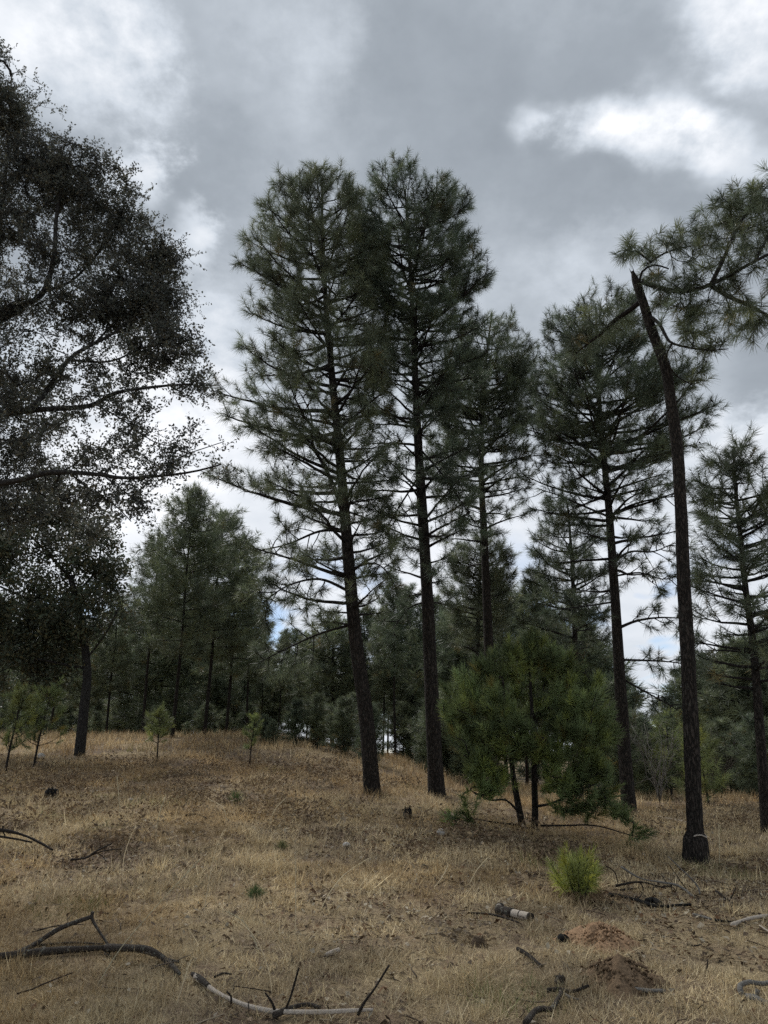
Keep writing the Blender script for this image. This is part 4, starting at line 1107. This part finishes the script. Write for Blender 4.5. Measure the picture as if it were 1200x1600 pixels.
ga = G(100, 1490)[1]; gb = G(270, 1530)[1]; gc = G(560, 1590)[1]; gd = G(900, 1560)[1]; ge = G(80, 1340)[1]
fallen('fallen_branch', 'thick lichen-grey fallen branch with a raised elbow fork at lower left', [
    ('limb', [(-60, 1508), (0, 1504), (40, 1500), (100, 1494), (165, 1490)], 0.0288, 0.0259),
    ('limb', [(165, 1490), (205, 1481, ga - .25), (235, 1484, ga - .40), (262, 1503, ga - .50), (280, 1532)], 0.0245, 0.0144),
    ('limb', [(168, 1492), (215, 1494), (250, 1504), (278, 1512)], 0.0173, 0.0086),
    ('fork', [(20, 1502), (55, 1475, ga + .1), (95, 1450, ga + .15), (144, 1432, ga + .2)], 0.0216, 0.0158),
    ('fork', [(145, 1425, ga + .2), (144, 1436, ga + .2), (155, 1455, ga + .1), (168, 1475, ga), (172, 1488, ga - .08)], 0.0115, 0.0122),
    ('twig', [(165, 1490, ga - .08), (175, 1500, ga - .15), (186, 1512, ga - .2)], 0.0130, 0.0072),
    ('twig', [(50, 1462), (90, 1452), (130, 1450)], 0.0072, 0.0043), ('twig', [(60, 1484), (110, 1480), (160, 1482)], 0.0108, 0.0072)], 'deadwood')
fallen('fallen_branch', 'pale peeled fallen branch with dark upright twigs at the bottom edge', [
    ('limb', [(305, 1535), (325, 1552), (352, 1568), (390, 1583), (430, 1592), (500, 1592), (545, 1590), (583, 1588)], 0.0170, 0.0102, 'palewood'),
    ('burl', [(300, 1532), (308, 1536), (318, 1546), (326, 1552)], 0.0221, 0.0204, 'deadwood'),
    ('twig', [(432, 1592, gc), (430, 1580, gc), (424, 1565, gc), (414, 1551, gc)], 0.0102, 0.0051, 'darkwood'),
    ('twig', [(447, 1575, gc), (455, 1555, gc), (462, 1530, gc), (467, 1512, gc)], 0.0068, 0.0051, 'darkwood'),
    ('twig', [(559, 1586, gc), (570, 1565, gc), (585, 1545, gc), (608, 1508, gc)], 0.0110, 0.0059, 'darkwood'),
    ('twig', [(361, 1568, gc), (361, 1557, gc), (354, 1549, gc)], 0.0076, 0.0051, 'darkwood'),
    ('twig', [(389, 1583, gc), (388, 1565, gc)], 0.0051, 0.0034, 'darkwood'),
    ('bark_flake', [(428, 1598), (455, 1586), (480, 1580), (500, 1586)], 0.0187, 0.0102, 'deadwood')], 'palewood')
fallen('fallen_branch', 'dark curved fallen branches lying by the left edge in dry leaves', [
    ('limb', [(-20, 1296, ge), (10, 1298, ge), (40, 1306, ge), (65, 1318, ge - .1), (82, 1328, ge - .2)], 0.0231, 0.0122),
    ('limb', [(-20, 1304, ge), (20, 1310, ge), (50, 1316, ge)], 0.0163, 0.0109), ('twig', [(5, 1290, ge), (4, 1298, ge), (8, 1306, ge)], 0.0095, 0.0068)], 'darkwood')
fallen('fallen_branch', 'dark forked twig raised over the rusty heap at left', [
    ('limb', [(110, 1348), (135, 1340, ge - .5), (150, 1330, ge - .5), (175, 1318, ge - .45)], 0.0150, 0.0068),
    ('twig', [(140, 1338, ge - .5), (160, 1330, ge - .5), (190, 1326, ge - .5)], 0.0068, 0.0034), ('twig', [(150, 1332, ge - .5), (160, 1338, ge - .55), (166, 1346, ge - .6)], 0.0054, 0.0034)], 'darkwood')
fallen('fallen_branch', 'dark forked bough with a knobbed pale end at the bottom right', [
    ('limb', [(822, 1610), (836, 1592), (850, 1587), (862, 1588), (872, 1572), (878, 1560)], .019, .013, 'deadwood'),
    ('limb', [(855, 1556), (875, 1555), (895, 1549, gd), (920, 1540, gd)], .012, .010),
    ('twig', [(911, 1546, gd), (910, 1541, gd), (911, 1536, gd)], .006, .004), ('twig', [(875, 1556), (890, 1566), (906, 1570)], .008, .005, 'greywood'),
    ('twig', [(903, 1536), (915, 1533), (927, 1534)], .005, .004)], 'darkwood')
gr_ = G(1020, 1400)[1]
fallen('fallen_branch', 'tangled slender dead branch with drooping side twigs beside the lime seedling', [
    ('limb', [(970, 1354, gr_ + .3), (1000, 1372, gr_ + .2), (1030, 1378, gr_ + .1), (1060, 1384, gr_), (1085, 1402, gr_ - .2)], .013, .011, 'greywood'),
    ('limb', [(962, 1384, gr_), (1000, 1378, gr_), (1040, 1388, gr_)], .012, .008), ('limb', [(970, 1395), (1005, 1392), (1050, 1384, gr_)], .010, .007),
    ('twig', [(1000, 1378, gr_), (1005, 1388, gr_), (1004, 1398, gr_)], .006, .004), ('twig', [(1022, 1380, gr_), (1020, 1392, gr_), (1021, 1400, gr_)], .006, .004),
    ('twig', [(1048, 1382, gr_), (1050, 1392, gr_), (1052, 1400, gr_)], .006, .004), ('twig', [(966, 1380, gr_), (960, 1362, gr_), (945, 1352, gr_)], .006, .004),
    ('twig', [(1040, 1378, gr_), (1036, 1370, gr_), (1030, 1364, gr_)], .005, .003)], 'darkwood')
fallen('fallen_branch', 'thin curved dead twig rising at the foot of the broken-topped pine', [
    ('limb', [(1094, 1402), (1090, 1385, gr_), (1075, 1368, gr_), (1058, 1352, gr_ + .05), (1044, 1338, gr_ + .1)], .010, .006),
    ('twig', [(1072, 1392), (1064, 1378, gr_), (1056, 1366, gr_), (1045, 1350, gr_)], .006, .004, 'darkwood')], 'greywood')
fallen('fallen_branch', 'black crooked bough lying flat in front of the tangled dead branch', [
    ('limb', [(952, 1404), (980, 1408), (1000, 1414), (1025, 1422), (1040, 1423), (1060, 1421), (1080, 1420)], .020, .016),
    ('twig', [(990, 1412), (998, 1408), (1006, 1400)], .010, .006), ('knot', [(1012, 1416), (1022, 1414), (1034, 1420)], .03, .024)], 'char')
fallen('fallen_branch', 'long thin dark stick slanting down near the right edge', [
    ('limb', [(1118, 1392, gr_ - .3), (1140, 1408, gr_ - .5), (1165, 1424, gr_ - .8), (1190, 1434)], .009, .010), ('twig', [(1142, 1404, gr_ - .5), (1146, 1395, gr_ - .5), (1150, 1386, gr_ - .5)], .006, .003)], 'darkwood')
fallen('fallen_branch', 'forked pale grey branch with a broken end at the right edge', [
    ('limb', [(1145, 1452), (1160, 1445), (1180, 1440), (1225, 1432)], .016, .014, 'palewood'), ('limb', [(1118, 1444), (1135, 1446), (1160, 1446)], .014, .010, 'char'), ('twig', [(1188, 1452), (1200, 1460), (1215, 1468)], .008, .006)], 'palewood')
fallen('fallen_branch', 'pale short stick lying left of the forked grey branch', [('limb', [(1083, 1434), (1098, 1438), (1112, 1442)], .012, .010)], 'greywood')
gk = G(1170, 1560)[1]
fallen('fallen_branch', 'thick bleached grey limb curled like a hook at the right edge', [
    ('limb', [(1230, 1530, gk + .1), (1192, 1537, gk + .1), (1172, 1534, gk + .1), (1156, 1540, gk + .05), (1158, 1551, gk), (1164, 1557, gk), (1180, 1560, gk - .1), (1200, 1570, gk - .15), (1230, 1573, gk - .2)], .016, .025), ('stub', [(1178, 1560, gk), (1182, 1553, gk), (1184, 1546, gk)], .016, .012)], 'greywood')
fallen('fallen_stick', 'short dark stick pointing down left of the soil mounds', [('limb', [(809, 1490), (825, 1500), (838, 1510), (848, 1518)], .014, .010)], 'darkwood', cat='stick')
fallen('fallen_stick', 'dark thin curved stick in front of the small peeled log', [('limb', [(735, 1432), (765, 1434), (790, 1440), (812, 1448)], .010, .008)], 'darkwood', cat='stick')
fallen('fallen_stick', 'flat weathered board of wood below the brown soil mound', [('limb', [(974, 1550), (995, 1554), (1015, 1557), (1040, 1557)], .012, .010)], 'greywood', cat='stick')
fallen('fallen_stick', 'long pale pole lying behind the broken-topped pine', [('limb', [(1012, 1276), (1040, 1281), (1075, 1288)], .025, .02)], 'palewood', cat='stick')
fallen('fallen_stick', 'small pale wood piece lying in the grass above the pale branch', [('limb', [(509, 1500), (518, 1496), (530, 1492)], .014, .016)], 'palewood', cat='stick')
fallen('fallen_stick', 'dark upright little stick at the lower right', [('limb', [(1104, 1522), (1105, 1510, G(1104, 1522)[1]), (1106, 1498, G(1104, 1522)[1])], .006, .004)], 'darkwood', cat='stick')
fallen('fallen_stick', 'dark twig with a curled leaf lying right of the orange mound', [('limb', [(1075, 1482), (1085, 1484), (1096, 1476, G(1075, 1482)[1])], .008, .004)], 'darkwood', cat='stick')
fallen('fallen_stick', 'thin dark stick leaning from the grass behind the pale branch', [('limb', [(335, 1534), (348, 1529), (362, 1522, G(335, 1534)[1])], .009, .005)], 'darkwood', cat='stick')
fallen('fallen_stick', 'dark thin stick lying on the slope left of the middle', [('limb', [(290, 1278), (308, 1276), (322, 1282)], .018, .010)], 'char', cat='stick')
fallen('fallen_stick', 'black stick across the ground in front of the two tallest trunks', [('limb', [(620, 1282), (640, 1281), (668, 1279)], .018, .012)], 'char', cat='stick')

def log():
    b = G(770, 1436); root = empty('cut_log', b, 'small cut log with bark half peeled, pale wood showing at its right end', 'log')
    a = G(778, 1430) + [0, 0, .045]; c = G(830, 1442) + [0, 0, .045]
    n = 14; t = np.linspace(0, 1, n)[:, None]; pth = a * (1 - t) + c * t
    m1 = MB(); m1.tube(pth[:7], .044, 14, .08, 1.0); m1.build('bark', M['deadwood'], root, b)
    m2 = MB(); m2.tube(pth[5:], .037, 14, .04, 2.0); m2.build('bare_wood', M['palewood'], root, b)
    m3 = MB(); m3.tube(pth[12:] + (pth[1] - pth[0]) * .3, .0385, 14, .03, 2.0); m3.build('end_grain', M['darkwood'], root, b)
    m4 = MB(); q = pth[9]; m4.tube(np.stack([q - (pth[1] - pth[0]) * .15, q + (pth[1] - pth[0]) * .15]), .0385, 14); m4.build('bark_band', M['darkwood'], root, b)
    b2 = G(781, 1424); root = empty('cut_log', b2, 'tiny round log piece with a pale cut face left of the peeled log', 'log')
    m5 = MB(); d = np.array([-.25, -.9, .15]); e = b2 + [0, 0, .04]; m5.tube(np.stack([e - d * .10, e, e + d * .06]), [.036, .038, .037], 12, .06, 4.); m5.build('bark', M['deadwood'], root, b2)
    m6 = MB(); m6.tube(np.stack([e + d * .058, e + d * .066]), .030, 12); m6.build('cut_face', M['palewood'], root, b2)
log()
def stump(u, v, r, h, label, mat):
    b = G(u, v); rng = np.random.default_rng(int(u)); mb = MB()
    pts = np.array([b + [0, 0, -.04], b + [0, 0, h * .3], b + [.01, 0, h * .7], b + [.015, 0, h]]); pts = smooth_path(pts, h / 8)
    mb.tube(pts, np.linspace(r * 1.35, r * .75, len(pts)), 14, .22, u * .1, 1.5)
    for k in range(6):
        a = k * 1.05 + rng.normal(0, .2); p = b + [math.cos(a) * r * .6, math.sin(a) * r * .6, h * .8]
        mb.tube(np.stack([p, p + [rng.normal(0, .01), 0, h * rng.uniform(.15, .55)]]), [r * .28, r * .05], 4)
    o = mb.build('tree_stump', M[mat], None, b); tag(o, label, 'stump')
stump(637, 1280, .08, .18, 'small black burnt stump in front of the right tall pine', 'char')
stump(747, 1478, .05, .06, 'short ragged brown bracken tuft in the near grass', 'brown_tuft')  # a ragged clump of brown bracken, only built with the stump shape
stump(80, 1246, .13, .16, 'dark rotten stump on the brown slope at left', 'char')
stump(875, 1541, .035, .06, 'knobby grey root stub above the forked bough', 'deadwood')
stump(880, 1472, .05, .05, 'small charred black lump left of the orange mound', 'char')

def mound(i, name, label, mat):
    c, R, H = MOUNDS[i]; n = 46
    g = np.linspace(-1.25, 1.25, n); X, Yy = np.meshgrid(g * R, g * R); rr = np.hypot(X, Yy) / R
    ang = np.arctan2(Yy, X)
    edge = 1 + .16 * np.sin(ang * 3 + i) + .10 * np.sin(ang * 7 + 2 * i)
    wx = X + c[0]; wy = Yy + c[1]
    z = H * np.clip(1 - (rr / edge) ** 1.35, -.25, 1) + (.09 * (vnoise(wx, wy, .11, 71) - .5) + .05 * (vnoise(wx, wy, .04, 72) - .5)) * np.clip(1.3 - rr, 0, 1)
    V = np.stack([wx.ravel(), wy.ravel(), (hz(wx, wy) + z - .01).ravel()], -1)
    ii = np.arange(n - 1)[:, None] * n; j = np.arange(n - 1)[None]
    Q = np.stack([ii + j, ii + j + 1, ii + n + j + 1, ii + n + j], -1).reshape(-1, 4)
    o = mk(name, V, Q, M[mat], None, c, smooth=True); tag(o, label, 'soil mound', 'soil mounds')
    rng = np.random.default_rng(40 + i); cl = MB()
    oc = np.array([[1, 0, 0], [-1, 0, 0], [0, 1, 0], [0, -1, 0], [0, 0, 1], [0, 0, -1.]]); of = np.array([[0, 2, 4], [2, 1, 4], [1, 3, 4], [3, 0, 4], [2, 0, 5], [1, 2, 5], [3, 1, 5], [0, 3, 5]])
    for k in range(420):
        a = rng.uniform(0, 6.28); q = abs(rng.normal(0, .62)); x = c[0] + math.cos(a) * q * R; y = c[1] + math.sin(a) * q * R
        e = 1 + .16 * math.sin(a * 3 + i) + .10 * math.sin(a * 7 + 2 * i)
        zz = float(hz(x, y)) + max(0, H * (1 - (q / e) ** 1.35)); r = rng.uniform(.004, .017) * (1.5 if rng.random() < .08 else 1)
        cl.add(np.array([x, y, zz]) + oc * r * rng.uniform(.6, 1.3, (6, 3)), None, of)
    g = cl.build('clods', M[mat], o, c, smooth=False); g['kind'] = 'stuff'
mound(0, 'soil_mound', 'mound of fresh orange soil, the farther of the two', 'soil_orange')
mound(1, 'soil_mound', 'mound of dull brown soil, the nearer of the two', 'soil_brown')

def stone(u, v, r, label):
    b = G(u, v); rng = np.random.default_rng(int(u + v)); mb = MB(); n = 8
    t = np.linspace(0, math.pi, n); pts = np.stack([b[0] - np.cos(t) * r * 1.2, np.full(n, b[1]), np.full(n, b[2] + r * .35)], -1)
    mb.tube(pts, np.maximum(np.sin(t), .05) * r, 10, .25, u, 1.0)
    o = mb.build('stone', M['stone'], None, b); tag(o, label, 'stone')
stone(64, 1184, .10, 'pale stone on the slope near the left saplings')
stone(541, 1323, .05, 'small white stone in the middle of the clearing')
stone(689, 1304, .06, 'pale stone in front of the bushy young pine')
stone(204, 1253, .05, 'tiny white stone on the left slope')

# ------------------------------------------------------------------ small green plants
def seedling():
    rng = np.random.default_rng(808); b = G(905, 1412)
    root = empty('pine_seedling', b, 'lime green tufted pine seedling with a dry brown base', 'seedling')
    cr = Crown()
    for k in range(26):
        az = k * 2.4; f = math.sqrt((k + .5) / 26); hh = .40 * math.sqrt(max(.05, 1 - (f * .93) ** 2)) * rng.uniform(.85, 1.1)
        e = b + np.array([math.cos(az) * .30 * f + rng.normal(0, .02), math.sin(az) * .28 * f, .10 + hh])
        mb = MB(); q = bez(b + [0, 0, -.02], b + (e - b) * [.55, .55, .35], e, 6); mb.tube(q, np.linspace(.007, .004, 6), 5); mb.build('stem', M['bark_twig'], root, b)
        for s_ in (1.0, .8, .62): cr.add(b + (e - b) * s_, (e - b) * [1.6, 1.6, 1] + [0, 0, .1], .9)
    n = len(cr.p); tm = [make_tuft(rng, 42, .15, .14, .0052, spread=(10, 80)) for _ in range(4)]
    V, T, C = scatter_tufts(tm, cr.p, cr.d, rng.uniform(.7, 1.1, n), green_tints(rng, n, .7) * rng.uniform(.7, 1.3, (n, 1)), rng, .2)
    mk('needles', V, T, M['lime'], root, b, C)
    m = 26; p = b + rng.normal(0, 1, (m, 3)) * [.16, .14, 0] + [0, 0, .10]
    V, T, C = scatter_tufts(tm, p, rng.normal(size=(m, 3)) * [1, 1, .2] + [0, 0, .3], rng.uniform(.5, .8, m), np.tile([.22, .15, .095], (m, 1)) * rng.uniform(.6, 1.3, (m, 1)), rng, .5)
    o = mk('dry_needles', V, T, M['dead'], root, b, C); o['label'] = 'dry brown old needles round the base'
seedling()
def tussock(u, v, h, label, seed, col=(.13, .17, .075)):
    rng = np.random.default_rng(seed); b = G(u, v); n = 170
    tm = [make_tuft(rng, n, h, h * .15, .005, spread=(5, 45))]
    V, T, C = scatter_tufts(tm, [b + [0, 0, .02]], [np.array([0, 0, 1.])], np.ones(1), np.array([[1., 1, 1]]), rng, .35)
    C = np.tile(np.array(col), (len(V), 1)) * np.repeat(rng.uniform(.7, 1.3, (n, 1)), 5, 0)
    o = mk('grass_tussock', V, T, M['grass'], None, b, C); tag(o, label, 'grass tussock', 'green tussocks')
tussock(398, 1408, .24, 'small green tussock in the grass left of the middle', 901)
tussock(368, 1256, .40, 'green tuft on the brown slope behind the nearer tussock', 902)
tussock(440, 1330, .22, 'faint green tussock left of the tall vertical stalk', 903, (.20, .20, .10))

def bare_shrub(u, v, Y, h, w, label, seed, mat):
    rng = np.random.default_rng(seed); b = GY(u, v, Y); root = empty('bare_shrub', b, label, 'shrub', 'bare shrubs')
    for k in range(13):
        az = rng.uniform(0, 6.28); d = np.array([math.cos(az) * w * .5, math.sin(az) * w * .5, h]) * rng.uniform(.6, 1.05)
        mb = MB(); q = bez(b, b + d * [.25, .25, .6], b + d, 8) + np.concatenate([np.zeros((1, 3)), rng.normal(0, .02 * h, (7, 3))]); mb.tube(q, np.linspace(.016, .006, 8), 4)
        for j in range(2, 8):
            for _ in range(2):
                dd = nrm(rng.normal(size=3) + nrm(d)) * h * rng.uniform(.12, .34); mb.tube(np.stack([q[j], q[j] + dd * .5 + rng.normal(0, .02, 3), q[j] + dd]), [.008, .006, .004], 3)
        mb.build('stem', M[mat], root, b)
bare_shrub(1032, 1265, 26, 2.6, 2.4, 'pale leafless shrub between the bare-limbed pine and the broken-topped pine', 951, 'greywood')
bare_shrub(1130, 1258, 29, 2.2, 2.6, 'greyish leafless shrub right of the broken-topped pine', 952, 'deadwood')
print('tufts', NT, 'oak tips', NO, 'bush', NB, 'tris', sum(len(m.polygons) for m in bpy.data.meshes))
